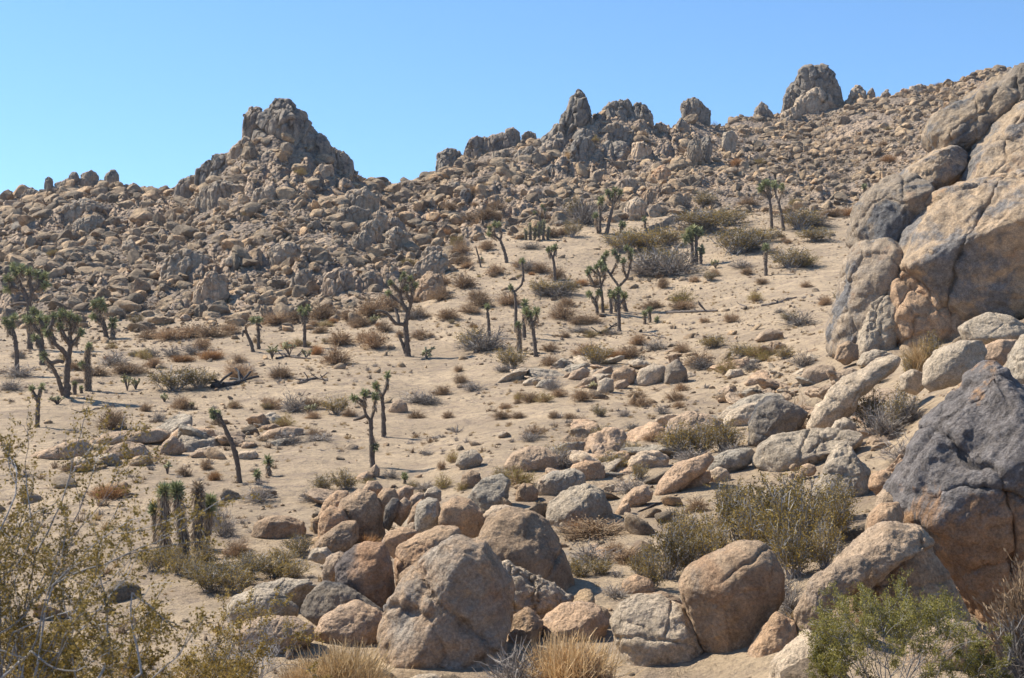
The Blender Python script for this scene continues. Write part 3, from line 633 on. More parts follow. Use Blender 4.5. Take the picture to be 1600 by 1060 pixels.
def plain_rocks():
    g = 'low slabs on the flat'
    for lab, pts, mt in [
        ('long low tan rock slab, longest of the slabs on the flat', [(140,688),(165,678),(205,673),(250,671),(266,678),(258,688),(205,695),(150,698)], 'tan'),
        ('whaleback slab with a dark shaded end beside the yellow tuft', [(48,712),(75,700),(105,690),(130,687),(147,700),(138,714),(95,722),(55,722)], 'tan'),
        ('rounded tan slab between the whaleback slab and the egg-shaped boulder', [(152,712),(170,698),(195,691),(222,695),(237,710),(225,719),(175,721)], 'tan'),
        ('egg-shaped tan boulder standing on end beside the slabs', [(246,711),(255,692),(272,681),(286,694),(288,706),(270,716)], 'tan'),
        ('pair-ridged tan slab behind the egg-shaped tan boulder', [(263,686),(275,674),(300,669),(333,671),(340,684),(305,691)], 'brown'),
        ('pale flat slab at the sandy edge of the slab group', [(95,728),(115,716),(145,712),(165,722),(150,732),(110,735)], 'pale'),
        ('flat grey-tan slab beside the leaning joshua tree', [(403,684),(420,673),(450,666),(474,670),(474,680),(440,687)], 'tan'),
        ('thin low slab beside the trunk of the leaning joshua tree', [(340,690),(350,678),(372,674),(385,680),(380,690),(355,694)], 'tan'),
        ('small slab in the sand below the thin low slab', [(295,712),(308,704),(328,703),(335,711),(318,717)], 'tan'),
        ('flat slab with shadowed edge behind the leaning joshua tree', [(360,716),(375,706),(398,704),(405,713),(390,720)], 'pale'),
        ('low broad slab by the yellow-green tuft', [(400,672),(412,665),(430,662),(440,668),(425,674)], 'brown')]:
        R3(lab, pts, mat=mt, group=g, cracks=1, T=0.5 * (max(p[0] for p in pts) - min(p[0] for p in pts)) * 0.55)
    R3('shaded tan boulder with shallow caves low on the flat left of the clefted cluster', [(393,838),(400,815),(425,806),(452,808),(474,818),(476,836),(440,846)], mat='brown', T=30, cracks=2)
    R3('rounded tan boulder in front of dark scrub on the flat', [(606,642),(612,630),(624,624),(635,630),(638,643),(620,648)], mat='tan', cracks=0)
    R3('brown ledge boulder with sunlit rim below the boulder band', [(1036,676),(1050,655),(1075,643),(1105,648),(1130,660),(1128,678),(1080,690)], mat='tan', T=34, cracks=2)
    g = 'boulders of the low band across the flat'
    for lab, pts, mt in [
        ('rounded brown boulder at the head of the low band', [(952,600),(958,582),(975,572),(992,576),(996,596),(975,606)], 'brown'),
        ('dark shaded boulder in the middle of the low band', [(990,600),(1000,578),(1020,568),(1040,572),(1045,595),(1015,606)], 'grey'),
        ('dark jagged block at the end of the low band', [(1036,598),(1042,572),(1058,562),(1072,576),(1074,596),(1055,604)], 'dark'),
        ('upright white block standing before the low band', [(932,612),(935,597),(946,590),(958,594),(959,610),(945,617)], 'pale'),
        ('small round rock beside the upright white block', [(958,606),(965,595),(978,593),(984,602),(972,610)], 'tan'),
        ('tan slab sloping at the near end of the low band', [(885,592),(895,580),(912,574),(922,582),(915,596)], 'tan'),
        ('flat tan rock lowest in the low band', [(900,604),(912,592),(930,588),(934,600),(915,608)], 'tan'),
        ('long tan rock behind the tan slab of the low band', [(920,590),(935,578),(955,572),(958,584),(940,592)], 'tan'),
        ('grey rock at the scrubby start of the low band', [(835,605),(845,594),(862,592),(870,602),(855,608)], 'grey'),
        ('pale flat rock near the olive tufts of the low band', [(815,600),(825,592),(838,590),(842,599),(828,604)], 'pale'),
        ('low pale boulder on the sand below the band shrubs', [(1132,588),(1140,578),(1158,577),(1164,586),(1148,592)], 'pale'),
        ('small domed tan rock on bare sand past the low band', [(1162,600),(1170,591),(1182,592),(1186,600),(1172,604)], 'tan'),
        ('broad pale rock under the yellow-green bush by the wash', [(1128,660),(1120,652),(1135,640),(1160,636),(1165,650),(1145,664)], 'pale')]:
        R3(lab, pts, mat=mt, group=g, cracks=0)
plain_rocks()

def crag_rocks():
    # summit of the cone-shaped hill
    g = 'rocks of the cone hill summit'
    for lab, pts, dd, mt, nm, ck in [
        ('massive cracked summit block crowning the cone-shaped hill', [(393,240),(398,212),(406,180),(422,160),(452,158),(478,174),(490,202),(498,232),(480,252),(430,252)], 208, 'fardark', 'boulder', 4),
        ('dark overhanging block on the shoulder of the summit block', [(379,208),(382,180),(392,166),(408,166),(412,188),(404,212),(390,218)], 209, 'fardark', 'boulder', 1),
        ('steep dark block on the far shoulder of the summit block', [(466,242),(474,208),(492,204),(512,222),(526,246),(520,262),(488,258)], 208, 'fardark', 'boulder', 3),
        ('small blunt cap rock at the very top of the cone-shaped hill', [(418,182),(421,164),(428,155),(440,155),(450,162),(458,182),(436,192)], 208, 'fardark', 'boulder', 0),
        ('stepped dark rock on the descending skyline of the cone hill', [(508,252),(518,230),(536,236),(552,254),(556,268),(530,272)], 210, 'fardark', 'boulder', 2),
        ('tan bulging wall block below the summit block', [(398,262),(408,240),(432,232),(450,245),(452,268),(425,276)], 203, 'far', 'boulder', 2),
        ('rounded tan wall block beside the bulging wall block', [(448,268),(455,245),(478,240),(495,252),(492,272),(468,278)], 203.5, 'far', 'boulder', 2),
        ('long grey ledge rock on the near skyline of the cone hill', [(302,286),(315,258),(340,244),(372,248),(388,262),(384,284),(340,292)], 208, 'fardark', 'boulder', 3),
        ('dark knob at the end of the grey ledge rock', [(273,298),(280,282),(295,276),(304,284),(302,300),(286,306)], 209, 'fardark', 'boulder', 0),
        ('sloping tan rock between the ledge rock and the summit', [(352,246),(362,228),(380,214),(396,222),(398,242),(375,252)], 207, 'far', 'boulder', 2),
        ('lower sloping tan rock on the near skyline of the cone hill', [(325,262),(338,246),(358,238),(368,248),(355,262)], 208.5, 'far', 'boulder', 1)]:
        R3(lab, pts, d=dd, mat=mt, name=nm, cracks=ck, group=g, rough=0.035, block=0.075, foot=True, e=0.68)
    g = 'outcrops on the face of the cone hill'
    for lab, pts, dd, mt, ck in [
        ('tall split grey outcrop low on the cone hill', [(252,435),(256,405),(275,392),(310,390),(325,405),(322,430),(290,442)], None, 'far', 3),
        ('square pale block below the split grey outcrop', [(300,462),(308,438),(330,424),(350,430),(358,455),(335,470)], None, 'far', 3),
        ('large smooth tan boulder in the middle of the cone hill face', [(410,420),(418,395),(438,376),(462,380),(480,400),(482,418),(445,426)], None, 'far', 1),
        ('round red-brown boulder above the smooth tan boulder', [(482,355),(487,346),(498,345),(503,353),(496,360)], None, 'far', 0),
        ('uppermost rounded rock of the knuckled outcrop', [(570,352),(576,336),(592,329),(606,338),(604,354),(585,362)], None, 'far', 1),
        ('central rock of the knuckled outcrop', [(562,370),(568,350),(586,342),(600,350),(596,370),(578,380)], None, 'far', 1),
        ('lower rock of the knuckled outcrop', [(545,390),(552,370),(570,362),(582,372),(574,392)], None, 'far', 1),
        ('rounded right-hand rock of the knuckled outcrop', [(600,384),(604,364),(620,352),(636,366),(638,384),(618,394)], None, 'far', 1),
        ('grey slab on the shadow side of the knuckled outcrop', [(598,360),(606,342),(622,340),(634,356),(622,366)], None, 'fardark', 1),
        ('dark shaded block at the corner of the cone hill foot', [(642,468),(650,440),(668,425),(690,432),(695,458),(670,472)], None, 'brown', 1),
        ('tan stacked rock above the dark shaded block', [(640,430),(655,408),(680,392),(698,400),(700,420),(670,434)], None, 'far', 2),
        ('pointed tan rock at the corner of the cone hill', [(655,402),(668,386),(686,384),(694,398),(676,408)], None, 'far', 0),
        ('cluster-topped tan outcrop near the foot of the cone hill', [(500,455),(508,432),(528,418),(550,424),(556,445),(530,462)], None, 'far', 3),
        ('pale slanted boulder beside the cluster-topped outcrop', [(555,445),(564,430),(582,424),(590,436),(578,450)], None, 'far', 0),
        ('tan boulder leaning out of the lower cone hill rubble', [(452,448),(460,430),(478,420),(492,430),(488,450),(468,456)], None, 'far', 1),
        ('brown ridge rock high on the cone hill flank', [(530,320),(545,300),(570,292),(592,306),(590,325),(555,332)], None, 'far', 2),
        ('shaded brown ridge rock beneath the high ridge rock', [(515,345),(530,328),(555,322),(580,332),(575,348),(540,354)], None, 'far', 2),
        ('grey boulder on the upper face below the summit wall', [(490,270),(500,256),(518,258),(524,272),(505,280)], None, 'far', 1),
        ('tan boulder at the base of the summit wall', [(436,238),(440,224),(452,222),(458,232),(450,242)], 203, 'far', 0),
        ('wide layered ledge under the near skyline of the cone hill', [(300,312),(310,292),(345,284),(385,292),(390,312),(345,320)], None, 'far', 3),
        ('tan ledge block beside the wide layered ledge', [(392,312),(400,296),(425,290),(436,302),(428,318)], None, 'far', 2)]:
        R3(lab, pts, d=dd, mat=mt, cracks=ck, group=g, rough=0.06, block=0.055, foot=True)
    g = 'boulders along the low skyline beside the cone hill'
    for lab, pts in [
        ('big dark skyline boulder, last before the dip toward the cone hill', [(160,282),(164,270),(176,265),(185,272),(186,283),(172,288)]),
        ('rounded skyline boulder beside the big dark skyline boulder', [(118,290),(128,272),(142,266),(153,274),(152,288),(135,296)]),
        ('small dark skyline boulder perched on the low ridge', [(103,297),(107,280),(111,270),(119,269),(124,280),(127,297)]),
        ('dark upright skyline boulder further down the low ridge', [(69,290),(70,279),(76,276),(82,280),(82,292),(74,294)]),
        ('broad tan skyline rock at the start of the low ridge', [(30,312),(42,297),(58,296),(66,308)]),
        ('tan skyline rock between the upright one and the perched one', [(78,302),(88,285),(106,282),(117,300)]),
        ('tan skyline rock wedged beside the big dark skyline boulder', [(143,298),(151,283),(166,281),(173,298)]),
        ('small tan rock just past the big dark skyline boulder', [(184,304),(190,289),(200,288),(207,303)]),
        ('low skyline boulder in the dip of the ridge', [(196,302),(200,290),(210,286),(218,292),(216,302),(205,305)]),
        ('slanting banded rock below the low skyline', [(85,340),(95,325),(125,316),(150,322),(140,338),(110,350)]),
        ('second slanting banded rock under the first one', [(105,362),(118,346),(150,336),(165,342),(150,358),(125,368)])]:
        R3(lab, pts, d=None if 'banded' in lab else 232, mat='fardark' if 'dark' in lab else 'far', cracks=1, group=g, rough=0.06, block=0.055, foot=True)
    # central crag
    g = 'rocks of the central crag'
    for lab, pts, dd, mt, nm, ck in [
        ('tallest grey spire of the central crag', [(866,232),(876,200),(884,170),(894,146),(903,139),(913,148),(919,172),(932,196),(936,228),(915,250),(885,250)], 238, 'fardark', 'rock_spire', 4),
        ('broad dark tower in the middle of the central crag', [(926,225),(934,195),(946,170),(964,154),(980,154),(988,178),(990,215),(975,242),(945,246)], 240, 'fardark', 'rock_spire', 4),
        ('first of two leaning slabs on the crag, fin-shaped', [(986,215),(988,185),(991,162),(1000,159),(1008,180),(1014,214),(1000,226)], 240, 'fardark', 'rock_spire', 1),
        ('second leaning fin slab, outermost on the crag', [(1004,220),(1004,190),(1002,163),(1010,160),(1019,182),(1022,212),(1014,226)], 239.5, 'fardark', 'rock_spire', 1),
        ('stepped shoulder block below the grey spire', [(832,262),(842,232),(858,212),(878,203),(892,222),(888,258),(860,274)], 234, 'fardark', 'boulder', 3),
        ('cracked buttress at the foot of the grey spire', [(882,268),(888,232),(902,212),(922,214),(930,244),(922,272),(900,280)], 231, 'fardark', 'boulder', 4),
        ('dark buttress under the broad tower', [(922,270),(928,238),(950,222),(980,224),(994,245),(985,272),(950,280)], 232, 'fardark', 'boulder', 4),
        ('dark block filling the gap below the broad tower', [(928,236),(938,206),(962,196),(988,206),(994,234),(965,248)], 235, 'fardark', 'boulder', 2),
        ('cracked block joining the spire and the tower', [(888,236),(902,206),(928,200),(940,226),(926,248),(900,252)], 235, 'fardark', 'boulder', 2),
        ('dark block under the leaning fin slabs', [(984,248),(990,216),(1010,206),(1024,226),(1016,254)], 236, 'fardark', 'boulder', 2),
        ('sloping shoulder of the spire', [(836,240),(848,216),(868,194),(886,204),(882,238),(855,250)], 237, 'fardark', 'boulder', 2),
        ('grey block low on the rising skyline of the crag', [(792,266),(804,242),(828,228),(846,240),(842,268),(815,276)], 234, 'fardark', 'boulder', 2),
        ('tan block on the slope under the rising skyline', [(756,268),(770,240),(794,232),(806,250),(796,274)], 236, 'far', 'boulder', 2),
        ('tan block between the crag and the dark upright rock', [(1018,256),(1026,230),(1044,222),(1056,240),(1046,262)], 234, 'far', 'boulder', 2),
        ('pale fallen slab lying in the crag shadow', [(986,240),(990,225),(1004,222),(1020,234),(1014,246),(996,248)], 229, 'pale', 'boulder', 1),
        ('blocky rock between the leaning slabs and the knob', [(1018,222),(1022,198),(1034,190),(1046,196),(1048,218),(1034,230)], 241, 'far', 'boulder', 1),
        ('flat slab jutting from the front of the broad tower', [(936,206),(945,196),(966,190),(972,198),(958,208)], 234, 'far', 'boulder', 0),
        ('dark overhanging rock at the low end of the central crag', [(681,266),(684,242),(698,232),(716,236),(726,252),(718,268),(696,274)], 241, 'fardark', 'boulder', 2),
        ('tan rounded rock beside the dark overhanging rock', [(722,250),(728,226),(745,212),(764,216),(770,238),(758,254),(735,258)], 241, 'fardark', 'boulder', 3),
        ('grey stepped rock on the rising skyline of the crag', [(760,236),(766,214),(784,206),(802,214),(806,232),(786,242)], 241, 'fardark', 'boulder', 2),
        ('dark pair-topped rock on the rising skyline', [(784,220),(790,204),(802,199),(812,208),(812,224),(798,228)], 241, 'fardark', 'boulder', 1),
        ('small skyline rock before the grey spire', [(810,232),(815,214),(826,204),(838,208),(840,224),(826,236)], 240, 'fardark', 'boulder', 1),
        ('grey leaning rock under the stepped shoulder block', [(800,275),(806,252),(824,242),(838,254),(838,274),(818,284)], 231, 'fardark', 'boulder', 2),
        ('broad grey apron rock at the base of the crag', [(838,285),(850,264),(872,256),(890,268),(888,286),(862,292)], 226, 'fardark', 'boulder', 3),
        ('knob-headed skyline rock standing apart from the crag', [(1064,182),(1066,162),(1074,153),(1086,152),(1096,160),(1104,174),(1096,188),(1076,190)], 257, 'fardark', 'boulder', 3),
        ('small dark rock at the side of the knob-headed rock', [(1094,184),(1098,170),(1106,168),(1112,178),(1106,188)], 257, 'fardark', 'boulder', 0),
        ('dark upright rock on the slope below the knob', [(1050,222),(1054,198),(1066,186),(1078,196),(1078,220),(1064,232)], 240, 'fardark', 'boulder', 2),
        ('tall tan pillar rock on the slope below the knob', [(1072,248),(1076,224),(1084,214),(1094,222),(1096,246),(1084,258)], 226, 'far', 'boulder', 2),
        ('shaded block beside the tall tan pillar rock', [(1094,240),(1098,216),(1108,212),(1114,232),(1108,248)], 228, 'fardark', 'boulder', 1),
        ('pale smooth slab bare on the upper slope', [(1128,222),(1132,208),(1144,204),(1152,214),(1148,226),(1136,228)], 236, 'pale', 'boulder', 0),
        ('pale-topped rock below the crag, beside the twin-stemmed joshua', [(924,282),(930,268),(944,264),(952,274),(946,286)], None, 'far', 'boulder', 0),
        ('big tan smooth slab on the lower crag slope', [(1000,308),(1012,294),(1030,290),(1042,302),(1036,314),(1015,316)], None, 'brown', 'boulder', 0),
        ('round brown rock above the big tan slab', [(1018,278),(1024,264),(1036,258),(1048,266),(1046,280),(1030,286)], None, 'brown', 'boulder', 0),
        ('pale boulder at the very foot of the crag slope', [(974,332),(980,316),(996,310),(1010,318),(1012,334),(992,340)], None, 'pale', 'boulder', 1),
        ('brown boulder on the scree above the green clump', [(962,296),(968,284),(982,276),(994,284),(990,298)], None, 'far', 'boulder', 0),
        ('grey blocky rock on the saddle slope', [(692,302),(698,288),(714,284),(722,296),(716,308),(700,310)], None, 'fardark', 'boulder', 2),
        ('dark cleft rock beside the grey blocky rock of the saddle', [(718,312),(722,296),(734,294),(738,306),(730,316)], None, 'fardark', 'boulder', 1),
        ('grey boulder in the scree left of the green column clump', [(820,312),(826,298),(842,294),(850,304),(844,316)], None, 'far', 'boulder', 1)]:
        R3(lab, pts, d=dd, mat=mt, name=nm, cracks=ck, group=g, rough=0.035, block=0.075, foot=True, e=0.68)
    g = 'rocks of the far summit tower'
    for lab, pts, dd, mt, ck in [
        ('dark capped tower rock highest on the far ridge', [(1228,168),(1236,134),(1248,112),(1262,105),(1282,104),(1298,112),(1306,136),(1314,158),(1300,172),(1255,176)], 289, 'fardark', 4),
        ('tan lower front of the far tower', [(1240,172),(1250,150),(1275,138),(1298,148),(1304,168),(1275,182)], 285, 'far', 3),
        ('dark shoulder rock beside the far tower', [(1222,172),(1226,150),(1238,140),(1246,156),(1244,172),(1232,178)], 287, 'fardark', 1),
        ('tan boulder pair below the far tower', [(1216,196),(1222,176),(1240,168),(1256,178),(1254,196),(1234,204)], 282, 'far', 2),
        ('rounded tan block under the front of the far tower', [(1282,192),(1288,178),(1304,174),(1318,182),(1316,198),(1298,202)], 281, 'far', 2),
        ('leaning pointed rock next to the far tower', [(1314,172),(1326,150),(1342,132),(1352,142),(1354,164),(1336,172)], 287, 'far', 2),
        ('round-headed dark skyline rock past the leaning pointed rock', [(1354,160),(1356,144),(1362,138),(1368,146),(1368,162)], 287, 'fardark', 0),
        ('low skyline rock past the round-headed rock', [(1374,160),(1378,146),(1386,140),(1392,150),(1390,162)], 287, 'fardark', 0),
        ('small dark pyramid rock on the skyline before the far tower', [(1172,186),(1183,168),(1190,157),(1197,167),(1210,186)], 284, 'fardark', 0),
        ('pale rock on the high slope beside the outcrop skyline', [(1416,150),(1424,136),(1440,131),(1452,140),(1446,152)], 285, 'far', 1)]:
        R3(lab, pts, d=dd, mat=mt, cracks=ck, group=g, rough=0.035, block=0.075, foot=True, e=0.68)
    # the great outcrop at the side
    g = 'blocks of the great outcrop'
    for lab, pts, dd, mt, T, ck, pl in [
        ('broad smooth main block of the great outcrop with shaded overhanging belly', [(1392,415),(1412,378),(1440,340),(1472,305),(1515,282),(1570,272),(1680,275),(1730,360),(1720,470),(1620,475),(1560,478),(1505,495),(1450,462),(1405,425)], 74, 'cliff', 190, 2, [(-0.25,-1,-0.35,0.60),(-0.4,-0.6,0.68,0.72)]),
        ('sloping upper slab of the great outcrop', [(1490,285),(1505,255),(1535,222),(1570,190),(1605,158),(1720,150),(1760,300),(1640,310),(1560,300)], 79, 'cliff', 130, 2, [(-0.4,-0.7,0.6,0.66)]),
        ('tall rounded slab on top of the great outcrop', [(1448,212),(1460,185),(1490,165),(1525,148),(1560,137),(1584,150),(1580,178),(1552,208),(1512,236),(1468,243)], 82, 'cliff', 60, 2, [(-0.3,-0.8,0.5,0.7)]),
        ('small rounded block between the tall slab and the shoulder block', [(1395,290),(1420,262),(1455,236),(1490,228),(1508,240),(1502,268),(1462,296),(1415,304)], 80, 'cliff', 55, 1, None),
        ('varnished shoulder block facing the flat', [(1328,375),(1336,335),(1356,300),(1385,276),(1425,270),(1455,290),(1452,325),(1420,362),(1392,392),(1350,398)], 77, 'cliffdark', 75, 2, [(-0.7,-0.7,0.2,0.62),(-0.3,-0.4,0.85,0.62)]),
        ('rough grey corner of the great outcrop rising from the sand', [(1294,545),(1298,508),(1312,455),(1325,410),(1345,380),(1380,372),(1404,388),(1402,440),(1385,490),(1360,540),(1325,556)], 75.5, 'cliffdark', 80, 4, [(-0.8,-0.7,0.2,0.78)]),
        ('pale upright block with fine cracks at the outcrop foot', [(1336,552),(1348,505),(1358,472),(1380,460),(1398,478),(1402,520),(1396,552),(1366,566)], 73, 'pale', 34, 3, [(-0.3,-1,0.25,0.7)]),
        ('stained lower block of the outcrop below the long crack', [(1376,490),(1384,440),(1405,418),(1440,440),(1490,472),(1514,492),(1510,540),(1465,562),(1400,560)], 73.5, 'brown', 70, 3, None),
        ('dark rounded top block of the outcrop against the sky', [(1555,158),(1570,125),(1592,104),(1625,96),(1700,110),(1700,175),(1640,185),(1580,175)], 84, 'dark', 70, 1, None),
        ('tan rock wall behind the tall slab of the outcrop', [(1500,165),(1525,140),(1560,118),(1600,110),(1610,150),(1560,185),(1515,190)], 92, 'cliff', 50, 2, None),
        ('small knobbly rock beneath the pale upright block', [(1304,560),(1310,540),(1326,532),(1340,540),(1340,560),(1320,568)], 71, 'brown', 18, 2, None),
        ('pale boulder at the outcrop foot beside the tan-green bush', [(1340,570),(1348,552),(1368,546),(1392,552),(1400,572),(1370,580)], 69, 'pale', 24, 1, None)]:
        R3(lab, pts, d=dd, mat=mt, T=T, cracks=ck, group=g, planes=pl, rough=0.06, e=0.66, block=0.024 if T < 100 else 0.017)
crag_rocks()
CRAGS = []
for o in bpy.data.objects:
    if o.get('group') in ('rocks of the cone hill summit', 'rocks of the central crag', 'rocks of the far summit tower', 'outcrops on the face of the cone hill'):
        bb = np.array([v[:] for v in o.bound_box]) + np.array(o.location)
        CRAGS.append((bb[:, 0].min(), bb[:, 0].max(), bb[:, 1].min(), bb[:, 1].max()))
def off_crag(X, D, pad):
    ok = np.ones(np.shape(X), bool)
    for x0, x1, y0, y1 in CRAGS:
        mx = 0.12 * (x1 - x0)
        ok &= ~((X > x0 + mx) & (X < x1 - mx) & (D > y0 - pad) & (D < y1 + 1))
    return ok
NTRACED = len([o for o in bpy.data.objects if o.name.startswith('boulder')])

# ------------------------------------------------------------------ loose hill boulders (objects) and rubble (one mass)
PROT = [poly_rock(100 + k, 5, 7 + k % 4, 16 + (k % 4) * 6, 0.62 + 0.09 * (k % 4), 0.055, k % 3, 0.05) for k in range(16)]
PMESH = [[mk_mesh('boulder', V, [Fc], [M[mt]]) for mt in ('far', 'tan' if k % 2 else 'brown', 'fardark')] for k, (V, Fc) in enumerate(PROT)]
def zone(u, d):
    t = toe(u); f = (d - t) / max(1.0, (225 - t))
    if u < 640:
        n = 'cone hill' if 300 < u else 'low hill'
    elif u < 760: n = 'saddle'
    elif u < 1060: n = 'crag slope'
    else: n = 'far ridge'
    p = 'foot' if f < 0.25 else 'middle' if f < 0.65 else 'upper part'
    return n, p
def hill_pt(rs, lo=0.0):
    while True:
        r = rs.rand()
        u = rs.uniform(-40, 720) if r < 0.52 else rs.uniform(640, 1600)
        d = math.sqrt(rs.uniform((toe(u) + lo) ** 2, 292 ** 2))
        lim = np.interp(u, [-40, 200, 330, 430, 540, 600, 660, 760, 850, 1010, 1080, 1220, 1600], [235, 232, 214, 206, 213, 226, 240, 240, 240, 243, 257, 289, 290])
        if d < lim and not (u > 1290 + (d < 200) * -20 and d < 190): return u, d
def loose_boulders(n):
    rs = np.random.RandomState(5); made = []
    tries = 0
    while len(made) < n and tries < 20000:
        tries += 1
        u, d = hill_pt(rs, -3)
        big = rs.rand() ** 3.0
        right = u > 700
        s = (0.95 + 2.3 * big ** 1.3) * (0.85 if right else 1.0) * (1.15 if d > 200 else 1.0)
        if right and rs.rand() < (0.65 if u > 1080 else 0.35): continue
        if not off_crag(np.array(d * (u - 800) / F), np.array(d), 1.6): continue
        if any(abs(u - a) < 0.42 * (s + b) * F / d and abs(d - c) < 0.5 * (s + b) for a, c, b in made): continue
        made.append((u, d, s))
        X = d * (u - 800) / F; z = float(Zat(u, d)[0])
        k = rs.randint(16); tone = rs.choice(3, p=[0.55, 0.25, 0.20])
        o = link('boulder', PMESH[k][tone], (X, d, z + 0.06 * s))
        o.rotation_euler = (rs.normal(0, 0.22), rs.normal(0, 0.22), rs.uniform(0, 6.28))
        o.scale = (s * rs.uniform(0.8, 1.3), s * rs.uniform(0.8, 1.1), s * rs.uniform(0.7, 1.15))
        nm, part = zone(u, d)
        tone_w = ('tan', 'brown', 'dark')[tone]; size_w = 'large' if s > 2.7 else 'medium' if s > 1.9 else 'small'
        tag(o, f'{size_w} {tone_w} boulder loose in the rubble, {part} of the {nm}', 'boulder', f'{size_w} {tone_w} loose boulders at the {part} of the {nm}')
loose_boulders(300 - NTRACED)

def merge_copies(protos, pts, scales, rs, tilt=0.5, flat=(0.6, 1.1), kidx=None):
    Vs, Fs, Ts = [], [], []; off = 0
    n = len(pts); kidx = rs.randint(len(protos), size=n) if kidx is None else kidx
    for k, (V, Fc) in enumerate(protos):
        ii = np.nonzero(kidx == k)[0]
        if not len(ii): continue
        m = len(ii)
        a, b, c = rs.uniform(0, 6.283, m), rs.normal(0, tilt, m), rs.normal(0, tilt, m)
        ca, sa, cb, sb, cc, sc_ = np.cos(a), np.sin(a), np.cos(b), np.sin(b), np.cos(c), np.sin(c)
        Rz = np.zeros((m, 3, 3)); Rz[:, 0, 0] = ca; Rz[:, 0, 1] = -sa; Rz[:, 1, 0] = sa; Rz[:, 1, 1] = ca; Rz[:, 2, 2] = 1
        Rx = np.zeros((m, 3, 3)); Rx[:, 0, 0] = 1; Rx[:, 1, 1] = cb; Rx[:, 1, 2] = -sb; Rx[:, 2, 1] = sb; Rx[:, 2, 2] = cb
        Ry = np.zeros((m, 3, 3)); Ry[:, 1, 1] = 1; Ry[:, 0, 0] = cc; Ry[:, 0, 2] = sc_; Ry[:, 2, 0] = -sc_; Ry[:, 2, 2] = cc
        Rm = Rz @ Rx @ Ry
        S = np.stack([rs.uniform(0.75, 1.35, m), rs.uniform(0.75, 1.1, m), rs.uniform(flat[0], flat[1], m)], 1) * scales[ii][:, None]
        W = np.einsum('mij,mvj->mvi', Rm, V[None] * S[:, None, :]) + pts[ii][:, None, :]
        Vs.append(W.reshape(-1, 3))
        f = (Fc[None] + (np.arange(m) * len(V))[:, None, None]).reshape(-1, Fc.shape[1]) + off
        Fs.append(f); Ts.append(np.repeat(rs.rand(m), len(V))); off += m * len(V)
    return np.vstack(Vs), Fs, np.concatenate(Ts)

def jumble():
    rs = np.random.RandomState(61)
    V_ = [poly_rock(700 + k, 5, 7 + k % 4, 16 + 5 * (k % 3), 0.42 + 0.08 * (k % 4), 0.055, 1, 0.045) for k in range(10)]
    ms = [[mk_mesh('flat_rock', V, [Fc], [M[mt]]) for mt in ('tan', 'pale', 'grey')] for V, Fc in V_]
    zones = [('in the jumble of slabs under the outcrop foot', [(1120, 540), (1330, 545), (1260, 690), (1130, 640)], 58), ('in the low band across the flat', [(760, 575), (1060, 545), (1110, 600), (830, 618)], 40),
             ('between the tilted slabs and the front boulders', [(880, 690), (1060, 690), (1010, 790), (870, 760)], 34), ('along the shallow wash', [(700, 690), (1180, 620), (1180, 665), (760, 745)], 18),
             ('around the slab group on the flat', [(60, 690), (480, 650), (500, 690), (120, 738)], 26), ('around the near boulder heap', [(480, 770), (960, 840), (960, 900), (420, 920)], 18), ('beside the giant dark boulder', [(1260, 600), (1420, 590), (1400, 760), (1330, 700)], 26)]
    for words, poly, n in zones:
        poly = np.array(poly, float)
        for _ in range(n):
            w = rs.dirichlet(np.ones(len(poly)) * 0.8); x, y = w @ poly
            d = hit(x, y)
            if d is None or d > 150: continue
            s = rs.uniform(0.5, 1.0) * rs.choice([0.7, 1.1, 1.9]) * (0.66 if d < 48 else 1.0); k = rs.randint(10); t = rs.choice(3, p=[.45, .3, .25])
            o = link('flat_rock', ms[k][t], (d * (x - 800) / F, d, float(Zat(x, d)[0]) + 0.02 * s))
            o.rotation_euler = (rs.normal(0, .2), rs.normal(-.12, .2), rs.uniform(0, 6.28)); o.scale = (s * rs.uniform(1.0, 1.7), s, s * rs.uniform(.7, 1.1))
            sw = 'large' if s > 1.2 else 'medium' if s > .7 else 'small'; tw = ('tan', 'pale', 'grey')[t]
            tag(o, f'{sw} {tw} half-buried slab {words}', 'flat rock', f'{sw} {tw} slabs {words}')
jumble()

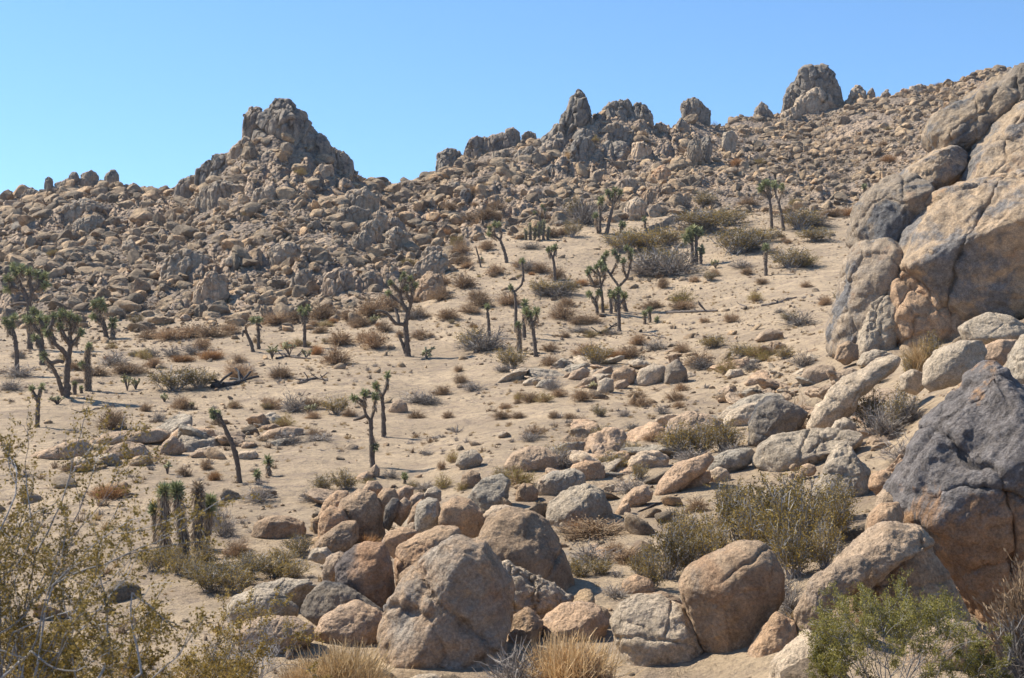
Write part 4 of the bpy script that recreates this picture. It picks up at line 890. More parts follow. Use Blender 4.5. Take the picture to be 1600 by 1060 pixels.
def rubble():
    rs = np.random.RandomState(17)
    lows = [poly_rock(300 + k, 2 if k < 12 else 3, 7 + k % 4, 18 + 6 * (k % 3), 0.7, 0.05) for k in range(24)]
    kk = lambda s: rs.randint(12, size=len(s)) + 12 * (s > 0.75)
    N = 92000
    U = np.where(rs.rand(N) < 0.45, rs.uniform(-60, 720, N), rs.uniform(640, 1640, N))
    t = toe(U); D = np.sqrt(rs.uniform(0, 1, N) * (294 ** 2 - (t - 4) ** 2) + (t - 4) ** 2)
    X = D * (U - 800) / F
    cl = fbm(np.stack([X * 0.10, D * 0.10, 0 * X], 1), 3, 31)
    keep = (cl > -0.42 + 0.14 * (U > 700)) & (rs.rand(N) < np.clip((D - t + 5) / 12, 0.15, 1))
    keep &= ~((U > 630) & (U < 800) & (rs.rand(N) < 0.6 * np.clip((262 - D) / 60, 0, 1)))
    iu = np.clip(np.searchsorted(ug, U), 0, len(ug) - 1); jd = np.clip(np.searchsorted(dg, D), 0, len(dg) - 1)
    keep &= rs.rand(N) > 0.5 * OUT[iu, jd]
    keep &= ~((U > 1290) & (D < 185)) & (off_crag(X, D, 0.2) | (rs.rand(N) < 0.25))
    U, D, X = U[keep], D[keep], X[keep]
    s = np.clip(0.21 * (1 - rs.rand(len(U))) ** (-0.60), 0.21, 2.2) * np.where(U > 1080, 0.70, 1.05) * (D / 190) ** 0.6
    Z = Zat(U, D) + 0.07 * s
    V, Fs, Tn = merge_copies(lows, np.stack([X, D, Z], 1), s, rs, kidx=kk(s))
    o = link('rubble', mk_mesh('rubble', V, Fs, [M['rubble']], False, tint=Tn))
    tag(o, 'tan and grey rubble of countless small rocks covering the hill slopes', 'rubble', kind='stuff')
    # stones lying about on the flat and between the near boulders
    N = 26000
    D = np.sqrt(rs.uniform(20 ** 2, 178 ** 2, N)); U = rs.uniform(-30, 1640, N); X = D * (U - 800) / F
    cl = fbm(np.stack([X * 0.12, D * 0.12, 0 * X], 1), 3, 41)
    near_toe = np.clip(1 - (toe(U) - D) / 14, 0, 1); band = np.exp(-((D - 92 - 6 * (U > 1000)) / 6) ** 2) * ((U > 740) & (U < 1150)) + ((D < 62) & (U > 850)) * 0.35 + ((U > 1120) & (D > 60) & (D < 90)) * 0.6
    keep = ((rs.rand(N) < 0.22 + 0.5 * (D < 50) + 0.8 * near_toe + 0.9 * band) & (cl > -0.15)) & (D < toe(U))
    U, D, X = U[keep], D[keep], X[keep]
    s = np.clip(0.08 * (1 - rs.rand(len(U))) ** (-0.6), 0.08, 0.9)
    V, Fs, Tn = merge_copies(lows, np.stack([X, D, Zat(U, D) + 0.06 * s], 1), s, rs, flat=(0.5, 0.9), kidx=kk(s * 60 / D))
    o = link('pebbles', mk_mesh('pebbles', V, Fs, [M['rubble']], True, tint=Tn))
    tag(o, 'small scattered stones lying on the sandy flat', 'stones', kind='stuff')
rubble()
# ------------------------------------------------------------------ plant building blocks
def ribbons(Pl, w0, w1, rs):
    """Pl (n,k,3) polylines -> thin two-sided blades"""
    n, k, _ = Pl.shape
    d = Pl[:, -1] - Pl[:, 0]; d /= np.linalg.norm(d, axis=1, keepdims=True) + 1e-9
    r = rs.normal(size=(n, 3)); side = np.cross(d, r); side /= np.linalg.norm(side, axis=1, keepdims=True) + 1e-9
    t = np.linspace(0, 1, k)[None, :, None]
    w = (np.asarray(w0).reshape(-1, 1, 1) * (1 - t) + np.asarray(w1).reshape(-1, 1, 1) * t) * 0.5
    V = np.stack([Pl - side[:, None] * w, Pl + side[:, None] * w], 2).reshape(-1, 3)
    b = (np.arange(n)[:, None] * k + np.arange(k - 1)[None]).ravel() * 2
    Q = np.stack([b, b + 1, b + 3, b + 2], 1)
    return V, Q

def blades(Pt, dirs, L, W, rs):
    """pointed leaves: a folded pair of triangles each"""
    n = len(Pt)
    r = rs.normal(size=(n, 3)); s = np.cross(dirs, r); s /= np.linalg.norm(s, axis=1, keepdims=True) + 1e-9
    L = np.broadcast_to(np.asarray(L, float).reshape(-1, 1), (n, 1)); W = np.broadcast_to(np.asarray(W, float).reshape(-1, 1), (n, 1))
    mid = Pt + dirs * L * 0.4
    V = np.stack([Pt, mid - s * W * 0.5, Pt + dirs * L, mid + s * W * 0.5], 1).reshape(-1, 3)
    b = np.arange(n) * 4
    return V, np.stack([b, b + 1, b + 2, b + 3], 1)

class Geo:
    def __init__(s): s.V, s.F, s.T, s.n = [], [], [], 0
    def add(s, V, F, tint=0.5):
        s.V.append(V); s.F.append(F + s.n); s.T.append(np.broadcast_to(np.asarray(tint, float), (len(V),)) if np.ndim(tint) == 0 else tint); s.n += len(V)
    def mesh(s, name, mats, smooth=False):
        return mk_mesh(name, np.vstack(s.V), s.F, mats, smooth, tint=np.concatenate(s.T))

def tube(pts, rad, sides=8, rs=None, lump=0.0):
    pts = np.asarray(pts, float); n = len(pts); rad = np.broadcast_to(np.asarray(rad, float), (n,))
    t = np.gradient(pts, axis=0); t /= np.linalg.norm(t, axis=1, keepdims=True) + 1e-9
    up = np.array([0.31, 0.9, 0.2]); V = []
    for i in range(n):
        a = np.cross(t[i], up); a /= np.linalg.norm(a) + 1e-9; b = np.cross(t[i], a)
        th = np.linspace(0, 2 * math.pi, sides, endpoint=False)
        r = rad[i] * (1 + (lump * rs.normal(size=sides) if rs is not None else 0))
        V.append(pts[i] + np.outer(np.cos(th) * r, a) + np.outer(np.sin(th) * r, b))
    V = np.vstack(V + [pts[:1], pts[-1:]])
    F4 = []
    for i in range(n - 1):
        for k in range(sides):
            F4.append((i * sides + k, i * sides + (k + 1) % sides, (i + 1) * sides + (k + 1) % sides, (i + 1) * sides + k))
    c0, c1 = n * sides, n * sides + 1
    for k in range(sides):
        F4.append((c0, (k + 1) % sides, k, c0)) if False else None
    return V, np.array(F4)

def resample(pts, step):
    pts = np.asarray(pts, float)
    L = np.concatenate([[0], np.cumsum(np.linalg.norm(np.diff(pts, axis=0), axis=1))])
    n = max(3, int(L[-1] / step) + 1); t = np.linspace(0, L[-1], n)
    out = np.stack([np.interp(t, L, pts[:, k]) for k in range(3)], 1)
    # round the corners
    for _ in range(2):
        q = out.copy(); q[1:-1] = 0.25 * out[:-2] + 0.5 * out[1:-1] + 0.25 * out[2:]; out = q
    return out

# ------------------------------------------------------------------ shrubs (unit: about 1 wide and 1 high, base at the origin)
def dome_dir(n, rs, spread):
    az = rs.uniform(0, 2 * math.pi, n); pol = np.arccos(1 - rs.rand(n) * (1 - math.cos(spread)))
    return np.stack([np.sin(pol) * np.cos(az), np.sin(pol) * np.sin(az), np.cos(pol)], 1)
def grow(rs, n_main, n_sub, spread=1.45, lo=0.6, w=0.012, sub_len=0.22, bend=0.12, wob=0.03, shape=None):
    D = dome_dir(n_main, rs, spread)
    ln = rs.uniform(lo, 1.0, n_main)
    lump = 1 + 0.22 * fbm(D * 1.7, 2, rs.randint(999))
    tip = D * np.array([0.5, 0.5, 0.95]) * (ln * lump)[:, None]
    base = rs.normal(size=(n_main, 3)) * np.array([0.05, 0.05, 0.0]); base[:, 2] = -0.03
    k = 5; t = np.linspace(0, 1, k)[None, :, None]
    Pl = base[:, None] * (1 - t) + tip[:, None] * t
    Pl[:, :, 2] += (bend * np.sin(np.pi * t[..., 0])) * np.linalg.norm(tip[:, :2], axis=1)[:, None]
    Pl[:, 1:] += rs.normal(size=Pl[:, 1:].shape) * wob
    # twigs
    m = rs.randint(n_main, size=n_sub); tt = rs.uniform(0.35, 1.0, n_sub)
    seg = np.minimum((tt * (k - 1)).astype(int), k - 2); f = tt * (k - 1) - seg
    p0 = Pl[m, seg] * (1 - f)[:, None] + Pl[m, seg + 1] * f[:, None]
    dd = D[m] * 0.8 + rs.normal(size=(n_sub, 3)) * 0.55 + np.array([0, 0, 0.25]); dd /= np.linalg.norm(dd, axis=1, keepdims=True)
    L = sub_len * rs.uniform(0.4, 1.1, n_sub)
    p2 = p0 + dd * L[:, None]; p1 = (p0 + p2) / 2 + rs.normal(size=p0.shape) * 0.012
    Ps = np.stack([p0, p1, p2], 1)
    Ps[:, :, 2] = np.maximum(Ps[:, :, 2], 0.0)
    return Pl, Ps, dd

def shrub_geo(kind, seed, dens=1.0):
    rs = np.random.RandomState(seed); g = Geo(); fo = None
    I = lambda x: int(x * dens)
    if kind == 'dry':          # fine-twigged rounded bush
        Pl, Ps, dd = grow(rs, I(110), I(900), 1.45, 0.6)
        V, Q = ribbons(Pl, 0.02, 0.010, rs); g.add(V, Q, np.repeat(rs.uniform(0, .5, len(Pl)), 10))
        V, Q = ribbons(Ps, 0.014, 0.006, rs); g.add(V, Q, np.repeat(rs.rand(len(Ps)), 6))
        e = Ps[:, 2]; V, Q = blades(e, dd, 0.05, 0.022, rs); g.add(V, Q, np.repeat(rs.uniform(.4, 1, len(e)), 4))
    elif kind == 'grey':       # open tangle of grey twigs
        Pl, Ps, dd = grow(rs, I(80), I(480), 1.5, 0.5, wob=0.05, sub_len=0.3)
        V, Q = ribbons(Pl, 0.022, 0.010, rs); g.add(V, Q, np.repeat(rs.rand(len(Pl)), 10))
        V, Q = ribbons(Ps, 0.013, 0.005, rs); g.add(V, Q, np.repeat(rs.rand(len(Ps)), 6))
    elif kind in ('straw', 'rust'):   # grass clump
        D = dome_dir(I(750), rs, 1.15); n = len(D); L = rs.uniform(0.55, 1.0, n)
        b = rs.normal(size=(n, 3)) * np.array([0.14, 0.14, 0]); tip = b + D * np.array([0.5, 0.5, 0.95]) * L[:, None]
        mid = (b + tip) / 2; mid[:, 2] += 0.10; Pl = np.stack([b, mid, tip], 1)
        V, Q = ribbons(Pl, 0.012, 0.004, rs); g.add(V, Q, np.repeat(rs.rand(n), 6))
        Pl, Ps, dd = grow(rs, I(30), I(240), 1.2, 0.7)
        V, Q = ribbons(Ps, 0.010, 0.004, rs); g.add(V, Q, np.repeat(rs.rand(len(Ps)), 6))
    else:                      # leafy: creo / green / yellow
        sp, lo = (1.0, 0.65) if kind != 'yellow' else (1.4, 0.7)
        Pl, Ps, dd = grow(rs, I(46 if kind != 'yellow' else 90), I(520), sp, lo, bend=-0.05 if kind != 'yellow' else 0.1, wob=0.025, sub_len=0.2)
        V, Q = ribbons(Pl, 0.018, 0.009, rs); g.add(V, Q, np.repeat(rs.rand(len(Pl)), 10))
        V, Q = ribbons(Ps, 0.008, 0.004, rs); g.add(V, Q, np.repeat(rs.rand(len(Ps)), 6))
        fo = Geo(); m = rs.randint(len(Ps), size=I(2600 if kind != 'yellow' else 2200)); t = rs.uniform(0.25, 1.1, len(m))[:, None]
        p = Ps[m, 0] * (1 - t) + Ps[m, 2] * t + rs.normal(size=(len(m), 3)) * 0.016
        ld = dd[m] * 0.7 + rs.normal(size=p.shape) * 0.7; ld /= np.linalg.norm(ld, axis=1, keepdims=True)
        V, Q = blades(p, ld, rs.uniform(0.024, 0.046, len(m)), 0.019, rs); fo.add(V, Q, np.repeat(np.clip(rs.normal(0.45, .28, len(m)), 0, 1), 4))
    return g, fo

SPEC = {  # kind: object name, category, twig material, leaf material, words
 'dry':   ('dry_shrub', 'shrub', 'drytwig', None, 'dry brown twiggy shrub'),
 'grey':  ('grey_shrub', 'shrub', 'greytwig', None, 'bare grey twiggy shrub'),
 'straw': ('grass_clump', 'grass clump', 'straw', None, 'straw-coloured dry grass clump'),
 'rust':  ('rusty_shrub', 'shrub', 'rust', None, 'rusty orange dry shrub'),
 'creo':  ('creosote_bush', 'bush', 'stem', 'olive', 'olive creosote bush'),
 'green': ('creosote_bush', 'bush', 'stem', 'green', 'green leafy creosote bush'),
 'yellow':('rabbitbrush', 'bush', 'drytwig', 'yellow', 'yellow-green rounded bush'),
}
_sm = {}
def shrub_mesh(kind, v, dens=1.0):
    key = (kind, v, dens)
    if key not in _sm:
        nm, cat, tw, lf, _ = SPEC[kind]; g, fo = shrub_geo(kind, 500 + 31 * v + 7 * list(SPEC).index(kind), dens)
        _sm[key] = (g.mesh('stems' if fo else nm, [M[tw]]), fo.mesh('foliage', [M[lf]]) if fo else None)
    return _sm[key]
LAND = []     # landmarks: px x, y, phrase
SHRUBS = []
def put_shrub(kind, loc, w, h, label, group, v=None, dens=1.0, rot=None):
    nm, cat, tw, lf, _ = SPEC[kind]
    v = RS.randint(5) if v is None else v
    a, b = shrub_mesh(kind, v, dens)
    rot = RS.uniform(0, 6.28) if rot is None else rot
    if b is None: o = link(nm, a, loc)
    else: o = bpy.data.objects.new(nm, None); COL.objects.link(o); o.location = loc
    o.rotation_euler = (0, 0, rot); o.scale = (w, w, h)
    if b is not None: link('stems', a, parent=o); link('foliage', b, parent=o)
    tag(o, label, cat, group); SHRUBS.append(o)
    return o

# ------------------------------------------------------------------ joshua trees
def rosette(g, dead, tip, axis, L, n, rs, wid=0.10, body=0.5, ndead=40, headr=1.0):
    axis = np.asarray(axis, float); axis /= np.linalg.norm(axis) + 1e-9
    t = rs.uniform(-body, 0.25, n)
    d = rs.normal(size=(n, 3)); d -= np.outer(d @ axis, axis); d /= np.linalg.norm(d, axis=1, keepdims=True)
    up = np.clip(rs.normal(0.25, 0.55, n) + 0.9 * (t > 0.05), -0.7, 3)
    dr = d + axis * up[:, None]; dr /= np.linalg.norm(dr, axis=1, keepdims=True)
    V, Q = blades(tip + np.outer(t * L, axis) + d * 0.04 * L, dr, L * rs.uniform(0.7, 1.05, n) * headr, wid * L * 1.3, rs)
    g.add(V, Q, np.repeat(np.clip(rs.normal(0.5, .27, n), 0, 1), 4))
    if ndead:
        t = rs.uniform(-2.2, -body * 0.8, ndead)
        d = rs.normal(size=(ndead, 3)); d -= np.outer(d @ axis, axis); d /= np.linalg.norm(d, axis=1, keepdims=True)
        dr = d * 0.75 - axis * 0.8 + np.array([0, 0, -0.25]); dr /= np.linalg.norm(dr, axis=1, keepdims=True)
        V, Q = blades(tip + np.outer(t * L, axis) + d * 0.10 * L, dr, L * rs.uniform(0.5, 0.85, ndead), wid * L * 1.2, rs)
        dead.add(V, Q, np.repeat(rs.rand(ndead), 4))

def joshua(label, phrase, base, paths, r0, leaf=11, bare=(), extra=(), group='joshua trees on the slope', shag=False, n=110, spread=0.45, tipr=None, seed=None, body=0.5):
    """paths in photo pixels (first is the trunk, from its foot); r0 trunk radius px; leaf = leaf length px"""
    seed = seed if seed is not None else int(base[0] * 3 + base[1]) % 9999
    rs = np.random.RandomState(seed)
    d0 = hit(*base); k = d0 / F
    root = bpy.data.objects.new('joshua_tree', None); COL.objects.link(root)
    B = P(base[0], base[1], d0); root.location = B
    tag(root, label, 'tree', group)
    LAND.append((paths[0][-1][0], paths[0][-1][1], base[0], base[1], phrase))
    trunk, dead = Geo(), Geo(); arms = []
    tips = []
    dep = {}           # depth offset already used at a photo point, so branches join
    for i, p in enumerate(paths):
        off = dep.get(p[0])
        if off is None:
            off = 0.0
            if i and dep: off = dep[min(dep, key=lambda q: math.hypot(q[0] - p[0][0], q[1] - p[0][1]))]
        tot = sum(math.dist(a, b) for a, b in zip(p[:-1], p[1:]))
        goal = off + (rs.uniform(-1, 1) * spread * tot * k if i else rs.uniform(-.05, .05) * tot * k); run = 0; W = []
        for j, q in enumerate(p):
            if j: run += math.dist(p[j - 1], q)
            o_ = off + (goal - off) * run / max(tot, 1e-6)
            dep.setdefault(q, o_)
            W.append(P(q[0], q[1], d0) + np.array([0, o_, 0]))
        W = np.array(W) - B
        if i == 0: W[0, 2] -= 0.25
        pts = resample(W, max(0.10, 0.5 * r0 * k))
        ra = r0 * (1.0 if i == 0 else 0.62) * k; rb = r0 * (0.68 if i == 0 else 0.40) * k
        rad = np.linspace(ra, rb, len(pts))
        if i == 0: rad[:2] *= 1.25
        V, Q = tube(pts, rad, 9, rs, 0.15)
        if i == 0: trunk.add(V, Q)
        else: arms.append(Geo()); arms[-1].add(V, Q)
        ax = pts[-1] - pts[-3]
        if i not in bare and not (i == 0 and len(paths) > 1 and 0 not in extra): tips.append((pts[-1], ax))
        if shag and i not in bare:
            m = int(len(pts) * 34)
            s = rs.randint(len(pts) - 1, size=m); fr = rs.rand(m)[:, None]
            p0 = pts[s] * (1 - fr) + pts[s + 1] * fr
            dd = rs.normal(size=(m, 3)); dd[:, 2] *= 0.2; dd /= np.linalg.norm(dd, axis=1, keepdims=True)
            dr = dd * 0.55 + np.array([0, 0, -1.0]); dr /= np.linalg.norm(dr, axis=1, keepdims=True)
            V, Q = blades(p0 + dd * ra * 0.8, dr, rs.uniform(0.14, 0.26, m), 0.022, rs); dead.add(V, Q, np.repeat(rs.rand(m), 4))
    for t, ax in tips:
        crown = Geo()
        rosette(crown, dead, t, ax + np.array([0, 0, 0.4]) * np.linalg.norm(ax), leaf * k * (0.80 if n < 150 else 1.08), max(1, int(n * 0.9)), rs, 0.11 if n > 150 else 0.15, body, ndead=int(n * 0.7) if body < 1 else 0)
        if crown.V: link('leaf_head', crown.mesh('leaf_head', [M['yucca']]), parent=root)
    tr = link('trunk', trunk.mesh('trunk', [M['bark']], True), parent=root)
    for a in arms: link('branch', a.mesh('branch', [M['bark']], True), parent=tr)
    if dead.V: link('dead_leaves', dead.mesh('dead_leaves', [M['deadleaf']]), parent=root)
    return root

def trees():
    J = joshua
    J('tall bare-limbed joshua tree with a stub at its foot and a hooked dead branch', 'the tall bare-limbed joshua tree', (638,557),
      [[(638,557),(635,525),(634,508),(638,488)], [(634,508),(618,506),(608,492),(598,486),(588,487)], [(624,507),(621,493),(617,482)], [(638,488),(628,474),(625,456),(629,436)], [(628,474),(616,466),(606,458)], [(638,488),(643,474),(645,456),(642,436)], [(643,474),(636,462),(636,450)], [(634,552),(629,538),(623,523)], [(625,456),(617,448),(611,442)], [(645,456),(650,446)], [(629,450),(633,440),(632,430)]], 5, 9, bare=(1, 2, 7))
    J('slim joshua tree with two heads, rear of the pair on open sand', 'the slim two-headed joshua tree', (600,683), [[(600,683),(599,650),(597,620)], [(597,620),(591,610),(588,604)], [(597,620),(603,605),(604,588)]], 4.2, 12)
    J('forked joshua tree with dangling bare branch, front of the pair on open sand', 'the forked joshua tree', (582,731), [[(582,731),(581,695),(579,657)], [(579,657),(571,650),(569,630),(570,614)], [(571,650),(562,654),(552,657)], [(579,657),(585,640),(586,620)], [(569,630),(560,622),(554,622)], [(585,694),(586,698)]], 4.6, 12, bare=(2,))
    J('leaning single-trunk joshua tree with a small head tipped over the slabs', 'the leaning joshua tree', (376,755), [[(376,755),(371,720),(362,690),(352,668),(341,645)], [(352,668),(343,655),(336,650)], [(345,652),(335,642)]], 4.4, 10, extra=(0,))
    # the big tree at the left side
    J('broad many-branched joshua tree with the thickest trunk on the flat', 'the broad many-branched joshua tree', (104,621),
      [[(104,621),(104,585),(106,560)], [(106,560),(110,540),(108,522),(112,505)], [(110,540),(102,528),(96,510)], [(106,560),(98,545),(88,538),(80,520)], [(88,538),(84,525),(70,512)], [(108,522),(118,512),(122,498)], [(99,618),(93,590),(84,568),(75,556)], [(84,568),(96,563),(104,566)], [(80,520),(86,505),(88,494)], [(112,505),(104,497),(100,489)], [(75,556),(68,540),(58,528)], [(110,540),(120,530),(126,520)], [(96,510),(92,500),(94,492)], [(118,512),(115,503),(112,493)], [(70,512),(62,505),(58,498)]], 6.2, 12, bare=(7,), group='joshua trees at the left side of the flat')
    J('pale columnar joshua tree with drooping side heads beside the broad one', 'the pale columnar joshua tree', (138,611), [[(138,611),(137,580),(136,556),(139,542)], [(136,575),(131,568),(130,570)]], 5.5, 11, extra=(0,), shag=True, group='joshua trees at the left side of the flat')
    J('knee-high joshua sprout, taller one between the two thick trunks', 'the taller sprout', (117,617), [[(117,617),(117,600)]], 4, 8, group='joshua trees at the left side of the flat')
    J('tiny joshua sprout, shorter one between the two thick trunks', 'the shorter sprout', (127,615), [[(127,615),(127,606)]], 3, 7, group='joshua trees at the left side of the flat')
    J('thin straight joshua tree with a leaning tuft, leftmost on the flat', 'the thin leftmost joshua tree', (27,586), [[(27,586),(26,550),(23,525),(17,508)], [(23,525),(14,515),(9,502)], [(17,508),(20,496)]], 4, 12, extra=(0,), group='joshua trees at the left side of the flat')
    J('dense-headed joshua tree behind the broad many-branched one', 'the dense-headed joshua tree', (67,571), [[(67,571),(66,545),(64,525)], [(64,525),(55,510),(50,500)], [(64,525),(62,505),(60,492)], [(64,525),(72,512),(76,500)], [(55,510),(45,505),(40,498)], [(62,505),(55,495),(52,486)], [(72,512),(80,508),(84,500)]], 5, 12, group='joshua trees at the left side of the flat')
    J('wide-crowned joshua tree overlapping the low hill, highest at the left side', 'the wide-crowned joshua tree', (47,546), [[(47,546),(47,505),(46,475)], [(46,475),(38,455),(30,440),(26,425)], [(38,455),(22,448),(14,436)], [(46,475),(50,458),(62,445),(68,432)], [(50,458),(46,440),(44,424)], [(30,440),(34,430),(36,420)], [(46,475),(30,474),(14,477)], [(62,445),(58,432),(56,428)], [(62,445),(72,446)], [(26,425),(20,418)], [(22,448),(14,452)]], 5, 13, bare=(6,), group='joshua trees at the left side of the flat')
    J('leaning joshua tree with three bushy heads at the hill foot', 'the leaning three-headed joshua tree', (167,528), [[(167,528),(163,508),(157,492)], [(157,492),(150,482),(149,475)], [(157,492),(157,480),(159,472)], [(163,508),(155,500),(148,496)], [(157,492),(163,486),(164,480)]], 4.2, 12, group='joshua trees at the left side of the flat')
    J('short joshua tree with one round bright head at the hill foot', 'the short round-headed joshua tree', (177,529), [[(177,529),(176,505)]], 3.6, 15, group='joshua trees at the left side of the flat')
    J('crooked thin joshua tree with a side tuft partly behind the near creosote', 'the crooked thin joshua tree', (58,668), [[(58,668),(59,640),(60,618),(65,605)], [(60,622),(54,618),(48,607)], [(60,622),(50,618)]], 3.8, 10, bare=(2,), extra=(0,))
    # cluster of shaggy stems
    g = 'shaggy joshua stems of the near cluster'
    for lab, ph, b, p, r, lf in [
        ('shaggy joshua stem with a blue-green head, outermost of the large pair in the near cluster', 'the shaggy joshua cluster', (257,868), [[(257,868),(255,820),(256,785),(256,768)]], 9, 15),
        ('tallest shaggy joshua stem with a full green head in the middle of the near cluster', 'the shaggy joshua cluster', (290,880), [[(290,880),(287,845),(280,800),(277,766)]], 8.5, 16),
        ('joshua stem with a withered pale brown head in the near cluster', 'the shaggy joshua cluster', (309,860), [[(309,860),(309,820),(310,790),(309,762)]], 9.5, 0),
        ('slim joshua stem with a bright drooping head beside the withered stem', 'the shaggy joshua cluster', (319,858), [[(319,858),(321,825),(324,808),(327,788)]], 5, 17),
        ('small joshua stem with a light green tuft at the edge of the near cluster', 'the shaggy joshua cluster', (246,850), [[(246,850),(244,815),(241,795)]], 4, 13)]:
        o = joshua(lab, ph, b, p, r, max(lf, 1), group=g, shag=True, n=320 if lf else 1, seed=int(b[0]))
        if not lf:
            rs = np.random.RandomState(4); gg = Geo(); kx = hit(*b) / F
            rosette(gg, gg, np.array([0, 0, 98 * kx]), (0, 0, 1), 14 * kx, 200, rs, 0.11, 0.9, 160)
            link('withered_head', gg.mesh('withered_head', [M['deadleaf']]), parent=o)
    # mid slope
    J('drooping twin-stemmed joshua tree with dead arms hanging over the sand', 'the drooping joshua tree', (397,550), [[(397,550),(392,535),(386,522)], [(386,522),(384,512),(390,503),(398,500)], [(386,522),(381,515),(380,526)], [(390,503),(401,497),(406,500)]], 3.2, 9, bare=(2,))
    J('thin upright joshua stem beside the drooping joshua tree', 'the thin upright stem', (404,546), [[(404,546),(404,520),(401,500)], [(402,505),(410,512)]], 3, 9, bare=(1,), extra=(0,))
    J('small Y-headed joshua tree standing alone before the hill foot shrubs', 'the small Y-headed joshua tree', (476,543), [[(476,543),(476,515),(475,500)], [(475,500),(470,490),(469,484)], [(475,500),(480,490),(481,482)], [(475,500),(476,490)]], 3.2, 10)
    J('slanting joshua tree with dark spread arms near the saddle shrubs', 'the slanting joshua tree', (793,411), [[(793,411),(788,392),(782,376)], [(782,376),(773,368),(765,357)], [(782,376),(784,365),(779,352)], [(773,368),(764,366)], [(773,368),(771,356),(773,350)]], 3, 8)
    for q, (x, hh) in enumerate([(822, 21), (829, 29), (836, 23), (842, 31), (849, 35), (856, 24)]):
        J(('short outer', 'second', 'middle', 'stout', 'tallest', 'last short')[q] + ' green column of the dense joshua clump on the upper flat', 'the dense joshua clump', (x, 375), [[(x, 375), (x + (q - 2.5) * 0.4, 375 - hh + 6)]], 2.4, 4.6, group='columns of the dense joshua clump', shag=False, n=240, body=4.2)
    J('dark dead-armed joshua tree rising behind the dense joshua clump', 'the dead-armed tree', (846,368), [[(846,368),(845,350),(843,338)], [(845,350),(852,340),(851,328)], [(843,338),(836,332)], [(843,338),(846,330),(847,322)]], 2, 5)
    J('thin joshua tree with a cup-shaped green head left of the dark thicket', 'the cup-headed joshua tree', (867,441), [[(867,441),(866,415),(864,402)], [(864,402),(859,395),(857,390)], [(864,402),(868,392),(868,386)], [(859,395),(863,388)]], 2.8, 8)
    J('upright joshua stem with a leafy side column, first of the high pair', 'the high pair of joshuas', (937,365), [[(937,365),(938,335),(938,316)], [(934,365),(932,350),(930,338)], [(938,316),(940,310)]], 2.8, 9, extra=(0,))
    J('leaning joshua tree with a wide green head, second of the high pair', 'the high pair of joshuas', (947,366), [[(947,366),(953,342),(959,318)], [(959,318),(952,308),(950,300)], [(959,318),(961,306),(961,297)], [(959,318),(967,308),(969,301)], [(959,318),(957,305)]], 3.2, 9)
    J('knee-high green joshua before the pale boulder at the crag foot', 'the low joshua at the crag foot', (970,364), [[(970,364),(971,350)], [(970,358),(975,352)]], 2.6, 8, extra=(0,))
    J('lone green joshua sprout on bare sand next to the gully', 'the sprout by the gully', (1008,357), [[(1008,357),(1007,343)]], 2, 8)
    J('big dark joshua tree with many upward arms in the middle of the slope', 'the many-armed dark joshua tree', (979,487), [[(979,487),(974,465),(967,448)], [(967,448),(955,430),(948,418),(944,404)], [(967,448),(980,435),(984,420),(985,400)], [(955,430),(962,415),(966,402)], [(948,418),(942,412)], [(980,435),(974,420),(973,408)], [(985,420),(986,404),(987,392)], [(985,400),(979,388)], [(944,404),(949,396)], [(966,402),(960,394)]], 3.4, 9)
    J('dark-trunked joshua tree with drooping side heads just before the many-armed tree', 'the dark-trunked joshua tree', (968,518), [[(968,518),(967,490),(967,468),(966,455)], [(967,475),(960,468),(958,460)], [(967,475),(974,470),(976,462)]], 3.4, 11, extra=(0,))
    J('old joshua tree with dark elbows behind the dark-trunked tree', 'the dark-elbowed joshua tree', (942,489), [[(942,489),(941,465),(939,448)], [(939,448),(930,449),(921,446)], [(939,448),(937,430),(932,418)], [(939,448),(944,435),(944,420)], [(930,449),(924,436),(918,426)], [(937,430),(929,424),(922,420)], [(944,435),(940,420),(938,412)]], 2.8, 9, bare=(1,))
    J('short forked joshua tree with two pale heads at the dark-elbowed tree', 'the pale forked joshua tree', (934,490), [[(934,490),(932,475),(930,468)], [(930,468),(924,463),(921,460)], [(930,468),(934,460),(936,457)]], 3, 10)
    J('shaggy green joshua column between the dark-elbowed and dark-trunked trees', 'the shaggy green column', (955,490), [[(955,490),(955,470),(953,458)]], 3.2, 9)
    J('stubby joshua column with a green head at the foot of the many-armed tree', 'the stubby column', (962,488), [[(962,488),(963,470)]], 3, 9)
    J('tall thin joshua tree with an S-shaped bare top arm', 'the S-topped joshua tree', (806,520), [[(806,520),(806,485),(805,460)], [(805,460),(801,452),(798,449)], [(805,455),(815,446),(818,430),(815,410)], [(818,440),(817,420),(816,408)]], 3, 9, bare=(2,))
    J('dark joshua tree with a bushy bent head, lowest of its group on the slope', 'the bushy-headed joshua tree', (838,558), [[(838,558),(835,530),(832,508),(828,492)], [(832,508),(824,498),(822,487)], [(832,508),(838,498),(838,487)]], 3.6, 12, extra=(0,))
    J('shaggy joshua stem with hanging leaves beside the bushy-headed joshua', 'the hanging-leaved stem', (812,552), [[(812,552),(811,525),(810,508)]], 4, 11, shag=True)
    J('green joshua stem close behind the hanging-leaved stem', 'the green stem', (819,528), [[(819,528),(819,495),(820,474)], [(819,495),(822,485)]], 3.4, 12, extra=(0,))
